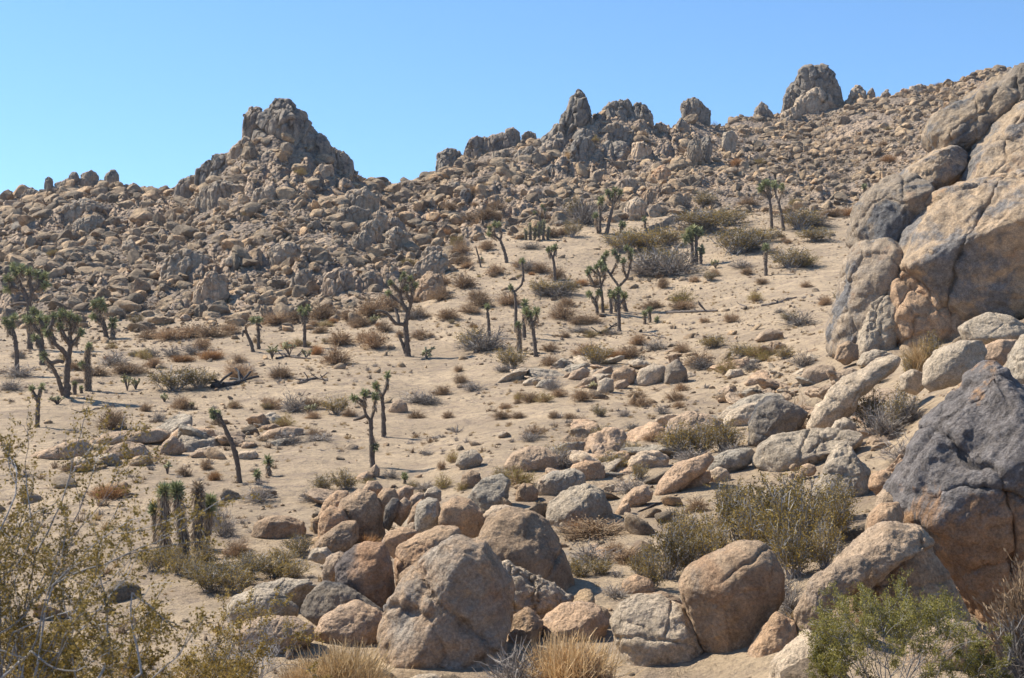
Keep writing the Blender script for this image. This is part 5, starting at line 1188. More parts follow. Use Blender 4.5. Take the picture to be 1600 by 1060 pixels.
    for q, (x, y1, lab) in enumerate([(1083, 358, 'left stem of the green three-stemmed joshua on the upper sand'), (1088, 352, 'tallest middle stem of the green three-stemmed joshua on the upper sand'), (1095, 380, 'short right stem of the green three-stemmed joshua on the upper sand')]):
        pp = [[(x, 414), (x - (2 if q == 0 else 0), y1 + 22), (x + (-3, 1, 1)[q], y1 + 8)]]
        if q == 0: pp += [[(1081, 382), (1073, 376), (1069, 371)], [(1081, 382), (1078, 368), (1075, 362)]]
        if q == 1: pp += [[(1088, 376), (1094, 368), (1095, 360)], [(1088, 376), (1086, 366), (1083, 357)]]
        J(lab, 'the three-stemmed joshua', (x, 414), pp, 3.2, 8, extra=(0,), group='stems of the three-stemmed joshua', body=1.2, n=150)
    J('taller of the two slim joshua trees below the far ridge slope, with a bushy head', 'the slim twin joshuas', (1206,358), [[(1206,358),(1205,335),(1203,312)], [(1203,312),(1196,300),(1191,291)], [(1203,312),(1202,296),(1200,285)], [(1203,312),(1209,300),(1208,288)], [(1196,300),(1189,296)], [(1202,296),(1195,286)]], 2.8, 9.5)
    J('bent one of the two slim joshua trees below the far ridge slope', 'the slim twin joshuas', (1225,361), [[(1225,361),(1221,335),(1217,316)], [(1217,316),(1212,300),(1212,290)], [(1217,316),(1221,302),(1220,292)]], 2.8, 9.5)
    J('short straight joshua with a spiky round head alone on pale sand', 'the lone short joshua', (1197,431), [[(1197,431),(1196,400),(1197,387)]], 3, 11)
    for x, y0, y1, lab in [(1008, 507, 490, 'first low green joshua of the row of three on the sand'), (1016, 504, 484, 'tallest low green joshua of the row of three on the sand'), (1027, 505, 499, 'smallest low green joshua of the row of three on the sand')]:
        J(lab, 'the row of three low joshuas', (x, y0), [[(x, y0), (x - 1, y1)]], 2.6, 8.5, group='three low joshuas in a row')
    J('single joshua post with a small green head beside the grey-green bush', 'the single joshua post', (765,528), [[(765,528),(763,500),(761,480)]], 3, 9)
    J('spindly dead joshua stem on the shrubby saddle foot', 'the spindly dead stem', (752,418), [[(752,418),(748,402),(744,388)], [(750,414),(753,404)]], 1.6, 4)
    J('baby joshua with a bright green tuft and a long thin shadow', 'the baby joshua', (421,744), [[(421,744),(420,728),(419,720)]], 3.5, 14)
    J('low joshua tuft half hidden by scrub next to the baby joshua', 'the low tuft', (403,752), [[(403,752),(402,740)]], 3, 12)
    J('tiny dark green joshua sprout behind the finger rocks', 'the tiny sprout', (633,756), [[(633,756),(632,745)]], 2.5, 11)
    J('bright joshua sprout tufts growing beyond the leaning tree', 'the bright tufts', (338,644), [[(338,650),(336,643)]], 2.0, 9) if False else None
    J('small grey-green joshua on the far scree near the slim twin joshuas', 'the scree joshua', (1352,300), [[(1352,303),(1350,292)]], 1.6, 8) if hit(1352, 300) else None
trees()
for cx, cy, w, h, lab in ROCKS:
    if w * h > 900: pass
# ------------------------------------------------------------------ shrubs, each placed where it roots
BIGROCK = [(cx, cy + h / 2, lab) for cx, cy, w, h, lab in ROCKS if False]
def near_words(x, y):
    best = min(LAND, key=lambda q: (q[2] - x) ** 2 + (2.2 * (q[3] - y)) ** 2)
    dx, dy = x - best[2], y - best[3]
    far = math.hypot(dx, 2.2 * dy)
    if far > 170: return None
    rel = ('left of' if dx < 0 else 'right of') if abs(dx) > 1.6 * abs(dy) else ('in front of' if dy > 0 else 'behind')
    return ('close ' if far < 45 else 'well ' if far > 110 else '') + rel + ' ' + best[4]
def size_words(w_m): return 'big' if w_m > 2.4 else 'broad' if w_m > 1.7 else 'mid-sized' if w_m > 1.1 else 'small' if w_m > 0.7 else 'little'
def area_words(x, y, d):
    if d > toe(x) + 6: return 'in the rubble of the ' + zone(x, d)[0]
    if d > toe(x) - 12: return 'at the foot of the ' + zone(x, d)[0]
    if d < 60: return 'on the near slope'
    return 'on the open sandy flat'
USED = {}
def auto_label(kind, x, y, d, w_m):
    base = size_words(w_m) + ' ' + SPEC[kind][4]
    nw = near_words(x, y)
    for lab in ([base + ' ' + nw] if nw else []) + [base + ' ' + area_words(x, y, d)]:
        if lab not in USED:
            USED[lab] = 1; return lab, 'shrubs dotted over the desert slopes'
    lab = base + ' ' + area_words(x, y, d)
    return lab, 'shrubs dotted over the desert slopes'

def S(kind, x, y, w, h, label=None, dens=1.0, v=None, d=None):
    d = d or hit(x, y - 1)
    if d is None: return
    if 350 < y < 440 and x > 940 and kind in ('creo', 'grey'): w, h = w * 1.4, h * 1.15
    b = P(x, y, d); k = d / F
    grp = None
    if label is None: label, grp = auto_label(kind, x, y, d, w * k)
    put_shrub(kind, (b[0], b[1], float(Zat(x, d)[0]) - 0.04), w * k * 1.05, h * k * 1.05, label, grp, v, dens)

def placed_shrubs():
    for q in [
     # foot of the left hill
     ('dry',235,530,44,20),('dry',268,532,60,24),('dry',300,528,50,22),('dry',332,528,60,22),('dry',360,522,40,18),('dry',430,508,55,24),('dry',462,505,45,22),('dry',505,500,62,28),('dry',545,502,30,18),
     ('dry',580,497,62,36),('dry',608,488,46,34),('dry',655,498,40,20),('dry',725,452,46,28),('dry',690,470,44,24),('dry',752,480,46,22),('dry',795,478,50,24),('dry',700,500,44,22),('grey',645,500,40,18),
     ('dry',720,400,34,26),('dry',745,470,36,20),('dry',760,392,30,18),('dry',690,448,40,22),('yellow',715,385,28,20),('dry',775,430,34,20),('dry',735,490,40,16),('rust',693,372,26,18),
     # left flat
     ('grey',180,572,64,26),('grey',300,555,40,20),('grey',270,558,44,20),('dry',240,576,32,20),('yellow',228,556,18,12),('yellow',174,546,18,14),('rust',330,562,50,18),('rust',285,566,46,14),('dry',315,548,36,22),
     ('creo',270,611,90,44),('creo',312,606,70,36),('dry',375,592,56,28),('grey',382,586,50,20),('dry',372,568,34,16),('dry',200,585,60,20),('dry',150,588,44,18),('grey',30,590,60,22),('grey',18,610,50,20),('dry',120,580,40,18),
     ('dry',175,672,50,36),('dry',280,634,20,12),('dry',228,644,22,16),('grey',248,660,30,20),('dry',278,668,30,22),('grey',458,645,50,38),('dry',425,640,36,20),('creo',525,648,56,34),('yellow',445,668,38,24),('dry',545,652,26,16),('dry',490,655,30,14),
     ('yellow',140,738,26,18),('dry',110,737,34,18),('yellow',149,705,14,12),('dry',246,720,18,12),('rust',335,752,26,20),('dry',322,735,22,20),('dry',288,745,26,16),('rust',172,778,70,28),('grey',450,695,60,24),('grey',500,690,56,16),('dry',490,683,30,16),('dry',433,688,34,16),
     ('dry',525,570,52,32),('dry',585,545,48,36),('dry',532,540,50,24),('dry',600,520,30,20),('dry',565,512,36,22),('dry',500,522,30,14),('rust',448,545,24,14),('dry',655,530,30,18),('rust',495,555,26,18),('dry',440,592,40,22),('grey',435,592,34,24),
     ('grey',755,550,92,46),('creo',735,545,70,34),('creo',800,578,60,44),('grey',812,590,30,20),('creo',930,572,64,42),('dry',915,556,44,22),('rust',962,560,44,16),('dry',985,560,44,24),('grey',1025,548,50,20),('dry',998,540,36,20),
     ('dry',880,500,46,30),('dry',915,505,60,14),('dry',905,508,36,14),('grey',905,520,50,12),('yellow',942,485,18,12),('dry',885,480,30,18),
     # upper flat
     ('creo',975,395,60,36),('creo',1010,392,70,34),('creo',1040,385,60,28),('grey',1010,432,70,40),('grey',1050,432,74,44),('creo',1030,425,80,40),('grey',1085,362,60,34),('creo',1110,362,90,36),('creo',1140,352,60,26),('creo',1150,398,70,44),('grey',1170,392,60,34),('creo',1190,380,60,24),
     ('creo',1235,420,60,34),('yellow',1255,418,60,22),('creo',1250,360,60,36),('grey',1270,355,50,22),('creo',1275,378,56,22),('grey',1250,510,60,26),('creo',1235,505,40,22),('dry',1290,478,26,18),('creo',1310,470,30,20),('yellow',1066,478,42,30),('dry',1068,485,44,18),('dry',1020,482,44,14),('yellow',1180,472,26,22),
     ('creo',850,462,60,30),('creo',885,462,60,28),('grey',868,464,80,24),('dry',845,428,34,20),('dry',870,438,32,22),('grey',825,425,44,22),('dry',815,420,34,16),('grey',828,390,40,14),('dry',862,372,30,16),('creo',895,372,36,32),('dry',878,368,24,12),('grey',915,352,60,50),('creo',905,345,50,40),
     ('dry',1036,452,22,20),('dry',1030,436,14,10),('dry',1085,442,20,12),('creo',1108,440,32,20),('dry',1118,433,18,14),('dry',1142,505,30,18),('dry',1100,505,20,10),('dry',1168,430,24,14),('grey',1160,420,34,14),('dry',1190,445,24,12),('grey',1218,490,20,10),('dry',1260,450,22,12),('grey',1205,398,26,12),
     ('grey',1065,328,40,30),('dry',1050,320,26,20),('creo',1100,325,50,28),('dry',1170,322,40,16),('rust',1330,338,40,16),('dry',1300,340,50,16),('dry',1230,335,30,14),('dry',760,345,50,22),('dry',840,345,40,18),('grey',880,340,40,20),('dry',775,330,36,18),
     # middle band and below
     ('dry',1090,575,56,28),('grey',1100,578,60,24),('yellow',1135,585,40,26),('yellow',1185,560,50,22),('creo',1160,560,60,26),('grey',1175,580,40,24),('creo',1115,545,60,24),('grey',1255,575,50,30),('creo',1225,562,50,22),('yellow',1195,565,30,16),('dry',1065,552,34,18),
     ('dry',830,630,34,20),('yellow',812,626,22,12),('yellow',832,628,28,16),('dry',910,628,40,22),('yellow',1005,605,30,12),('dry',1065,612,26,16),('dry',995,622,34,14),('dry',1055,628,36,20),('dry',1138,628,30,14),('dry',1160,628,32,18),('dry',1000,635,40,18),
     ('creo',937,652,36,20),('grey',975,652,26,18),('dry',1060,638,24,14),('grey',1035,648,30,18),('grey',990,672,34,14),('dry',865,655,22,14),('dry',835,685,40,24),('grey',830,690,44,20),('dry',810,655,26,14),('creo',940,690,44,30),('grey',950,696,44,22),('dry',890,655,24,12),
     ('dry',700,655,24,14),('dry',650,655,34,16),('grey',668,712,26,12),('dry',690,735,18,18),('dry',720,600,30,18),('grey',740,612,44,20),('dry',690,618,34,18),('grey',650,630,60,22),('grey',672,632,50,20),('dry',785,655,36,14),('dry',790,640,24,12),
     ('yellow',707,724,24,24),('creo',505,768,50,30),('creo',540,766,60,34),('grey',490,785,50,26),('grey',405,785,56,30),('yellow',575,756,24,12),('yellow',694,764,34,24),('grey',665,768,44,20),('grey',610,748,40,18),('creo',645,765,30,14),('yellow',722,768,26,18),
     ('yellow',810,760,60,34),('creo',790,755,50,30),('yellow',828,772,30,20),('creo',870,728,50,40),('grey',880,735,60,46),('dry',905,705,44,24),('creo',960,738,70,36),('creo',985,715,50,30),('grey',985,770,60,30),('creo',1000,750,40,30),('dry',905,668,40,20),
     ('creo',1060,715,80,60),('creo',1095,712,70,62),('creo',1130,706,80,56),('grey',1080,722,60,26),('grey',1145,715,50,24),('dry',1020,690,40,20),
     ('dry',930,838,110,34),('rust',905,832,60,22),('grey',925,880,90,36),('creo',905,905,60,40),('creo',935,900,60,36),('grey',880,835,40,26),
     ('creo',1045,905,90,100),('creo',1080,900,80,90),('creo',1020,925,60,70),('creo',1105,860,90,70),('dry',1090,800,44,26),('grey',1080,845,40,18),
     ('creo',1180,870,100,110),('creo',1225,875,110,120),('creo',1265,870,100,110),('creo',1305,850,80,90),('grey',1215,935,60,60),('creo',1150,845,110,90),('creo',1140,800,80,60),('creo',1200,835,120,100),('creo',1260,835,120,100),('creo',1310,815,80,70),('creo',1060,860,70,70),('creo',1120,900,80,90),('creo',1240,905,100,100),('creo',1290,890,80,90),('creo',1215,800,60,40),
     ('dry',1238,682,62,64),('creo',1360,675,70,74),('grey',1385,686,90,70),('creo',1405,670,70,70),('grey',1425,660,60,50),('grey',1410,720,80,40),
     ('straw',1440,582,60,60),('creo',1460,575,50,56),('creo',1425,590,40,44),('rust',1435,612,24,40),('creo',1370,600,40,30),
     ('rust',568,858,60,30),('straw',548,860,40,24),('creo',350,915,90,50),('creo',385,905,80,44),('creo',430,905,80,40),('creo',440,880,70,30),('creo',320,890,60,50),('creo',262,885,60,44),('creo',300,905,60,36),('grey',350,840,50,50),('grey',335,820,40,40),('dry',370,870,50,30),('creo',400,890,60,30),('creo',330,925,90,60),('creo',375,930,80,50),('creo',460,905,70,36),('dry',430,925,60,24),('creo',285,900,60,44),('creo',240,895,60,50),('creo',470,868,60,40),('grey',520,855,40,26),('dry',655,835,30,18),('grey',830,960,50,30),('dry',1010,960,50,24),('grey',1235,960,60,60),('dry',1190,950,40,24),('grey',960,935,60,26),('dry',985,880,60,26),('creo',1000,900,60,50),('dry',960,865,50,22),
     ('dry',740,305,30,16),('rust',640,345,20,14),('yellow',585,270,16,10),('yellow',470,275,22,12),('yellow',385,340,20,10),('dry',445,245,18,10),('rust',902,195,16,14),('straw',888,252,14,16),('dry',1005,218,24,14),('grey',660,300,30,12),('dry',705,330,30,14)]:
        S(*q)
    rs = np.random.RandomState(23); n = 0
    while n < 70:        # the remaining bushes one can count on the flat
        if n % 5 and n: d = last[1] + rs.normal(0, 1.8); u = last[0] + rs.normal(0, 1.8) * F / max(d, 60)
        else: u, d = rs.uniform(40, 1290), math.sqrt(rs.uniform(64 ** 2, 178 ** 2))
        last = (u, d)
        if not 0 < u < 1290 or not 62 < d < 178: n = n - n % 5; continue
        if d > toe(u) - 2 or (u > 1150 and d < 80): continue
        z = float(Zat(u, d)[0]); y = HY - z * F / d
        w = rs.uniform(0.6, 1.6); k = ['dry', 'grey', 'dry', 'creo', 'rust', 'dry', 'yellow'][rs.randint(7)]
        lab, g = auto_label(k, u, y, d, w)
        put_shrub(k, (d * (u - 800) / F, d, z - 0.03), w, w * rs.uniform(0.45, 0.65), lab, g); n += 1
    for _ in range(34):  # brush on the saddle slope
        u, d = rs.uniform(640, 800), rs.uniform(152, 236); z = float(Zat(u, d)[0]); y = HY - z * F / d; w = rs.uniform(1.0, 2.4); k = ['dry', 'grey', 'creo', 'straw'][rs.randint(4)]
        lab, g = auto_label(k, u, y, d, w); put_shrub(k, (d * (u - 800) / F, d, z), w, w * rs.uniform(0.45, 0.65), lab, g)
    n = 0
    while n < 40:
        u, d = hill_pt(rs, 0)
        if u < 640 and rs.rand() < 0.5: continue
        z = float(Zat(u, d)[0]); y = HY - z * F / d; w = rs.uniform(1.2, 2.8)
        k = ['dry', 'grey', 'creo', 'yellow', 'grey', 'rust'][rs.randint(6)]
        lab, g = auto_label(k, u, y, d, w)
        put_shrub(k, (d * (u - 800) / F, d, z + 0.1), w, w * rs.uniform(0.5, 0.7), lab, g); n += 1
placed_shrubs()

# ------------------------------------------------------------------ near plants, built finer than the rest
def branchy(rs, base, height, spread, n_main, depth, thick, lean=(0, 0)):
    """forking woody stems -> (list of (points, r0, r1)), list of twig end points with directions"""
    segs, ends = [], []
    def go(p, d, L, r, lev):
        k = 6; pts = [p]; q = p; dd = d
        for i in range(k):
            dd = dd + rs.normal(size=3) * 0.13 + np.array([0, 0, 0.05]); dd /= np.linalg.norm(dd)
            q = q + dd * L / k; pts.append(q)
        segs.append((np.array(pts), r, r * 0.55))
        if lev == 0:
            ends.append((np.array(pts), dd)); return
        for j in range(rs.randint(2, 4)):
            at = pts[rs.randint(3, k + 1)] if j else pts[-1]
            nd = dd + rs.normal(size=3) * 0.50; nd /= np.linalg.norm(nd)
            go(at, nd, L * rs.uniform(0.55, 0.8), r * (0.62 if j == 0 else 0.48), lev - 1)
    for m in range(n_main):
        a = rs.uniform(0, 6.283); t = rs.uniform(0.15, 1) * spread
        d = np.array([math.cos(a) * t + lean[0], math.sin(a) * t + lean[1], 1.0]); d /= np.linalg.norm(d)
        go(np.array(base) + np.array([math.cos(a), math.sin(a), 0]) * 0.06, d, height * rs.uniform(0.38, 0.52), thick * rs.uniform(0.7, 1.2), depth)
    return segs, ends

def near_creosote(label, px, d, height, spread, n_main, leaf, seed, depth=3, thick=0.022, lean=(0, 0), leaves=60, lw=0.012, name='creosote_bush', stem='stem', ll=0.02):
    rs = np.random.RandomState(seed)
    X = d * (px - 800) / F; z = float(Zat(px, d)[0])
    root = bpy.data.objects.new(name, None); COL.objects.link(root); root.location = (X, d, z)
    tag(root, label, 'bush')
    segs, ends = branchy(rs, (0, 0, -0.05), height, spread, n_main, depth, thick, lean)
    g, fo = Geo(), Geo()
    for pts, r0, r1 in segs:
        V, Q = tube(pts, np.linspace(r0, max(r1, 0.0018), len(pts)), 5, rs, 0.08); g.add(V, Q, rs.rand())
    for pts, dd in ends:
        # fine twigs off the end branches, with small leaves along them
        m = 7
        i = rs.randint(1, len(pts), size=m); td = dd + rs.normal(size=(m, 3)) * 0.6; td /= np.linalg.norm(td, axis=1, keepdims=True)
        L = rs.uniform(0.10, 0.28, m)[:, None] * height / 2.4
        Tw = np.stack([pts[i], pts[i] + td * L * 0.5 + rs.normal(size=(m, 3)) * 0.01, pts[i] + td * L], 1)
        V, Q = ribbons(Tw, 0.004, 0.002, rs); g.add(V, Q, np.repeat(rs.rand(m), 6))
        if leaf:
            j = rs.randint(m, size=leaves); t = rs.uniform(0.1, 1.05, leaves)[:, None]
            pp_ = Tw[j, 0] * (1 - t) + Tw[j, 2] * t + rs.normal(size=(leaves, 3)) * 0.012
            ld = td[j] * 0.6 + rs.normal(size=(leaves, 3)) * 0.7; ld /= np.linalg.norm(ld, axis=1, keepdims=True)
            V, Q = blades(pp_, ld, rs.uniform(0.7, 1.3, leaves) * ll, lw, rs); fo.add(V, Q, np.repeat(np.clip(rs.normal(0.45, .3, leaves), 0, 1), 4))
    link('stems', g.mesh('stems', [M[stem]], True), parent=root)
    if leaf: link('foliage', fo.mesh('foliage', [M[leaf]]), parent=root)
    return root

def near_plants():
    near_creosote('tall olive creosote with pale forked stems, second from the left edge', 140, 9.6, 1.35, 0.40, 7, 'olive', 3, 3, 0.016, lean=(0.0, 0), leaves=155, lw=0.014, ll=0.023)
    near_creosote('tall olive creosote with thick pale stems cropped by the edge of the view', -50, 9.2, 2.5, 0.46, 10, 'olive', 8, 3, 0.022, lean=(0.08, 0), leaves=155, lw=0.014, ll=0.023)
    near_creosote('dense low olive creosote filling the ground under the taller pale-stemmed ones', 60, 11.5, 1.35, 0.7, 9, 'olive', 12, 3, 0.014, leaves=155, lw=0.014, ll=0.023)
    near_creosote('low bushy creosote with golden leaves at the bottom beside the tall pale-stemmed ones', 190, 11.0, 0.95, 0.9, 9, 'olive', 41, 3, 0.011, leaves=110, lw=0.014, ll=0.024)
    near_creosote('creosote with rusty-tipped leaves between the near corner and the twig tangle', 330, 13.0, 1.35, 0.7, 6, 'olive', 15, 3, 0.012, leaves=110, lw=0.014, ll=0.024)
    near_creosote('bright green creosote with white stems spreading before the folded tan boulder', 1390, 17.2, 1.45, 1.05, 20, 'green', 21, 3, 0.010, leaves=110, lw=0.012, ll=0.027)
    near_creosote('small green creosote growing beside the bright green one at the edge', 1520, 18.0, 0.75, 0.9, 7, 'green', 25, 3, 0.010, leaves=110, lw=0.012, ll=0.027)
    near_creosote('low green creosote sprawling toward the cropped pale boulder', 1300, 17.6, 0.85, 0.9, 8, 'green', 28, 3, 0.010, leaves=110, lw=0.012, ll=0.027)
    near_creosote('tangle of bleached bare twigs under the low grey boulders', 390, 22.5, 1.15, 1.1, 16, None, 31, 3, 0.012, name='grey_shrub', stem='palewood')
    near_creosote('dark dead twig tangle in shade beside the bleached twigs', 330, 21.5, 0.9, 1.1, 12, None, 35, 3, 0.012, name='grey_shrub', stem='greytwig')
    S('straw', 535, 1075, 150, 105, 'golden straw grass clump before the low rounded boulder, largest of its kind', 2.2, v=7, d=23.2)
    S('straw', 470, 1085, 90, 70, 'smaller straw grass clump merging with the golden one', 1.6, v=8, d=22.6)
    S('straw', 350, 1085, 110, 60, 'low straw grass clump at the bottom beside the twig tangle', 1.6, v=9, d=21.5)
    S('straw', 580, 1085, 90, 60, 'short straw tuft against the foot of the huge fractured boulder', 1.4, v=10, d=22.8)
    S('straw', 890, 1085, 150, 120, 'straw-grey feathery shrub before the pale-topped tan boulder', 2.4, v=11, d=22.4)
    S('grey', 805, 1080, 120, 90, 'silvery bare twig shrub between the huge boulder and the straw-grey shrub', 2.0, v=12, d=22.2)
    S('dry', 930, 1085, 80, 70, 'low brown twig shrub at the foot of the broad pale grey boulder', 1.6, v=13, d=22.0)
    S('dry', 1612, 985, 130, 200, 'shaggy grey-tan shrub hanging over the edge beside the giant dark boulder', 3.0, v=14, d=21.5)
    S('grey', 1600, 1010, 110, 130, 'drooping grey dead twigs below the shaggy grey-tan shrub', 2.2, v=15, d=21.0)
near_plants()

# ------------------------------------------------------------------ chollas, logs, branches
def cholla(label, x, y, w, h, seed, group='pale cholla cacti on the flat'):
    rs = np.random.RandomState(seed); d0 = hit(x, y - 1); k = d0 / F
    g = Geo(); st = Geo(); sp = Geo(); b = P(x, y, d0); b[2] = float(Zat(x, d0)[0])
    root = bpy.data.objects.new('cholla_cactus', None); COL.objects.link(root); root.location = b
    tag(root, label, 'cactus', group)
    H, W = h * k, w * k
    n = 5 + int(3 * w / max(h, 1))
    for i in range(n):
        a = rs.uniform(0, 6.28); e = np.array([math.cos(a) * W * .42 * rs.uniform(.3, 1), math.sin(a) * W * .42 * rs.uniform(.3, 1), H * rs.uniform(.45, .8)])
        V, Q = tube(resample([np.zeros(3) - [0, 0, .05], e * [.4, .4, .5], e], 0.06), 0.03, 6, rs, .1); st.add(V, Q)
        for j in range(4):
            dd = rs.normal(size=3) + np.array([0, 0, .8]); dd /= np.linalg.norm(dd)
            p0 = e * rs.uniform(.75, 1); L = min(0.32, H * .35) * rs.uniform(.6, 1.1)
            ra = L * 0.17
            V, Q = tube(np.array([p0, p0 + dd * L * .15, p0 + dd * L * .5, p0 + dd * L * .9, p0 + dd * L]), np.array([.3, .9, 1.1, .9, .3]) * ra, 7, rs, .08); g.add(V, Q, rs.rand())
            m = 40; t = rs.rand(m)[:, None]; sd = rs.normal(size=(m, 3)); sd /= np.linalg.norm(sd, axis=1, keepdims=True)
            V, Q = blades(p0 + dd * L * t, sd, ra * 1.9, ra * .22, rs); sp.add(V, Q, np.repeat(rs.uniform(.5, 1, m), 4))
    link('stem', st.mesh('stem', [M['wood']], True), parent=root); link('joints', g.mesh('joints', [M['cholla']], True), parent=root); link('spines', sp.mesh('spines', [M['cholla']]), parent=root)
for i, (x, y, w, h, lab) in enumerate([
    (667,562,26,20,'upright pale cholla right of the tall bare-limbed joshua tree'), (425,562,30,24,'spreading pale cholla nearest the drooping joshua tree'), (452,556,34,26,'cholla with a pale bushy crown on dark fallen stems'), (478,560,26,14,'low cholla sprawling at the end of the fallen stems'),
    (199,612,14,30,'tall thin cholla between the shaggy trees and the creosote'), (212,610,20,18,'bushy cholla beside the tall thin cholla'), (257,629,16,14,'small open cholla on sand below the wide creosote'), (90,633,30,14,'low wide cholla in front of the broad many-branched joshua tree'),
    (262,742,10,22,'thin single-stemmed cholla below the rock slabs'), (483,648,28,16,'pale cholla dome beside the dark round shrub'), (586,508,16,14,'small cholla at the rear of the bare-limbed joshua tree'), (300,640,12,12,'tiny cholla on open sand near the leaning joshua tree'),
    (928,610,14,14,'short cholla against the upright white block'), (1118,420,24,14,'brown-tinted cholla patch beside the three-stemmed joshua'), (980,372,12,10,'little cholla below the crag foot')]): cholla(lab, x, y, w, h, 60 + i)

def log(label, pts, r, mat='wood', name='fallen_log', cat='log', twigs=0, seed=1, lift=0.0):
    rs = np.random.RandomState(seed); W = []
    for x, y in pts:
        d = hit(x, y) or 150; W.append(np.array([d * (x - 800) / F, d, float(Zat(x, d)[0])]))
    k = W[0][1] / F; W = np.array(W); o0 = W[0].copy(); W = W - o0; W[:, 2] += r * k * 0.7 + lift
    g = Geo(); ps = resample(W, 0.3); ps[:, 2] += rs.normal(size=len(ps)) * 0.02
    V, Q = tube(ps, np.linspace(r * k, r * k * 0.6, len(ps)), 8, rs, 0.10); g.add(V, Q)
    for _ in range(twigs):
        p = ps[rs.randint(len(ps))]; dd = rs.normal(size=3); dd[2] = abs(dd[2]) * .5; dd /= np.linalg.norm(dd)
        V, Q = tube(resample([p, p + dd * r * k * 4, p + dd * r * k * 7 + rs.normal(size=3) * .1], 0.15), r * k * .4, 6, rs, .1); g.add(V, Q)
    o = link(name, g.mesh(name, [M[mat]], True), tuple(o0)); tag(o, label, cat)
log('long grey fallen joshua trunk lying flat on the upper sand', [(1042,490),(1075,489),(1100,488),(1121,487)], 2.4, 'wood', twigs=5)
log('curved dead branch forked at its thick end on the sand', [(1190,479),(1215,475),(1232,468),(1245,466)], 2.0, 'wood', 'fallen_branch', 'branch', 4, 2)
log('short thick dark stump piece beside the dark-trunked joshua', [(936,523),(946,519),(955,513)], 2.4, 'char', 'fallen_log', 'log', 4, 3)
log('jumbled charred trunk beside the wide creosote', [(332,608),(352,604),(368,602),(381,597)], 4.5, 'char', 'fallen_log', 'log', 9, 4)
log('dark fallen cholla skeleton on open sand near the big cholla', [(468,600),(482,594),(495,592),(512,596)], 2.2, 'wood', 'fallen_branch', 'branch', 10, 5)
log('thin dead limb lying in front of the broad many-branched joshua tree', [(125,645),(150,640),(168,636),(180,637)], 1.4, 'wood', 'fallen_branch', 'branch', 6, 6)
log('fallen dark cholla limbs under the pale bushy crown', [(432,562),(448,558),(462,560),(486,562)], 2.0, 'wood', 'fallen_branch', 'branch', 10, 7)
log('long thin dead branch lying along the sand below the lone bushes', [(1005,524),(1020,525),(1040,529)], 1.3, 'wood', 'fallen_branch', 'branch', 2, 8)
log('little dark stick on sand near the round yellow-green bush', [(1157,477),(1164,479),(1169,481)], 1.2, 'wood', 'fallen_branch', 'branch', 1, 9)
log('pale dead stick beside the little dark stick', [(1158,483),(1168,483),(1178,482)], 1.0, 'wood', 'fallen_branch', 'branch', 1, 10)
log('long straight dark pole lying down the sand slope beside the tilted slabs', [(972,814),(1010,797),(1055,778),(1100,762),(1140,748),(1168,740)], 1.9, 'pole', 'pole', 'pole', 0, 11, 0.02)
log('upright dark snag sticking out of the bleached twig tangle', [(378,1022),(377,1015)], 2.5, 'char', 'stump', 'stump', 0, 12) if False else None
def snag():
    d = 22.8; X = d * (378 - 800) / F; z = float(Zat(378, d)[0]); g = Geo(); rs = np.random.RandomState(3)
    V, Q = tube(resample([(0, 0, -.1), (-.02, 0, .3), (-.05, .02, .62)], .08), np.linspace(.035, .022, 10)[:max(3, len(resample([(0, 0, -.1), (-.02, 0, .3), (-.05, .02, .62)], .08)))], 7, rs, .1); g.add(V, Q)
    tag(link('stump', g.mesh('stump', [M['char']], True), (X, d, z)), 'upright dark snag sticking out of the bleached twig tangle', 'stump')
snag()

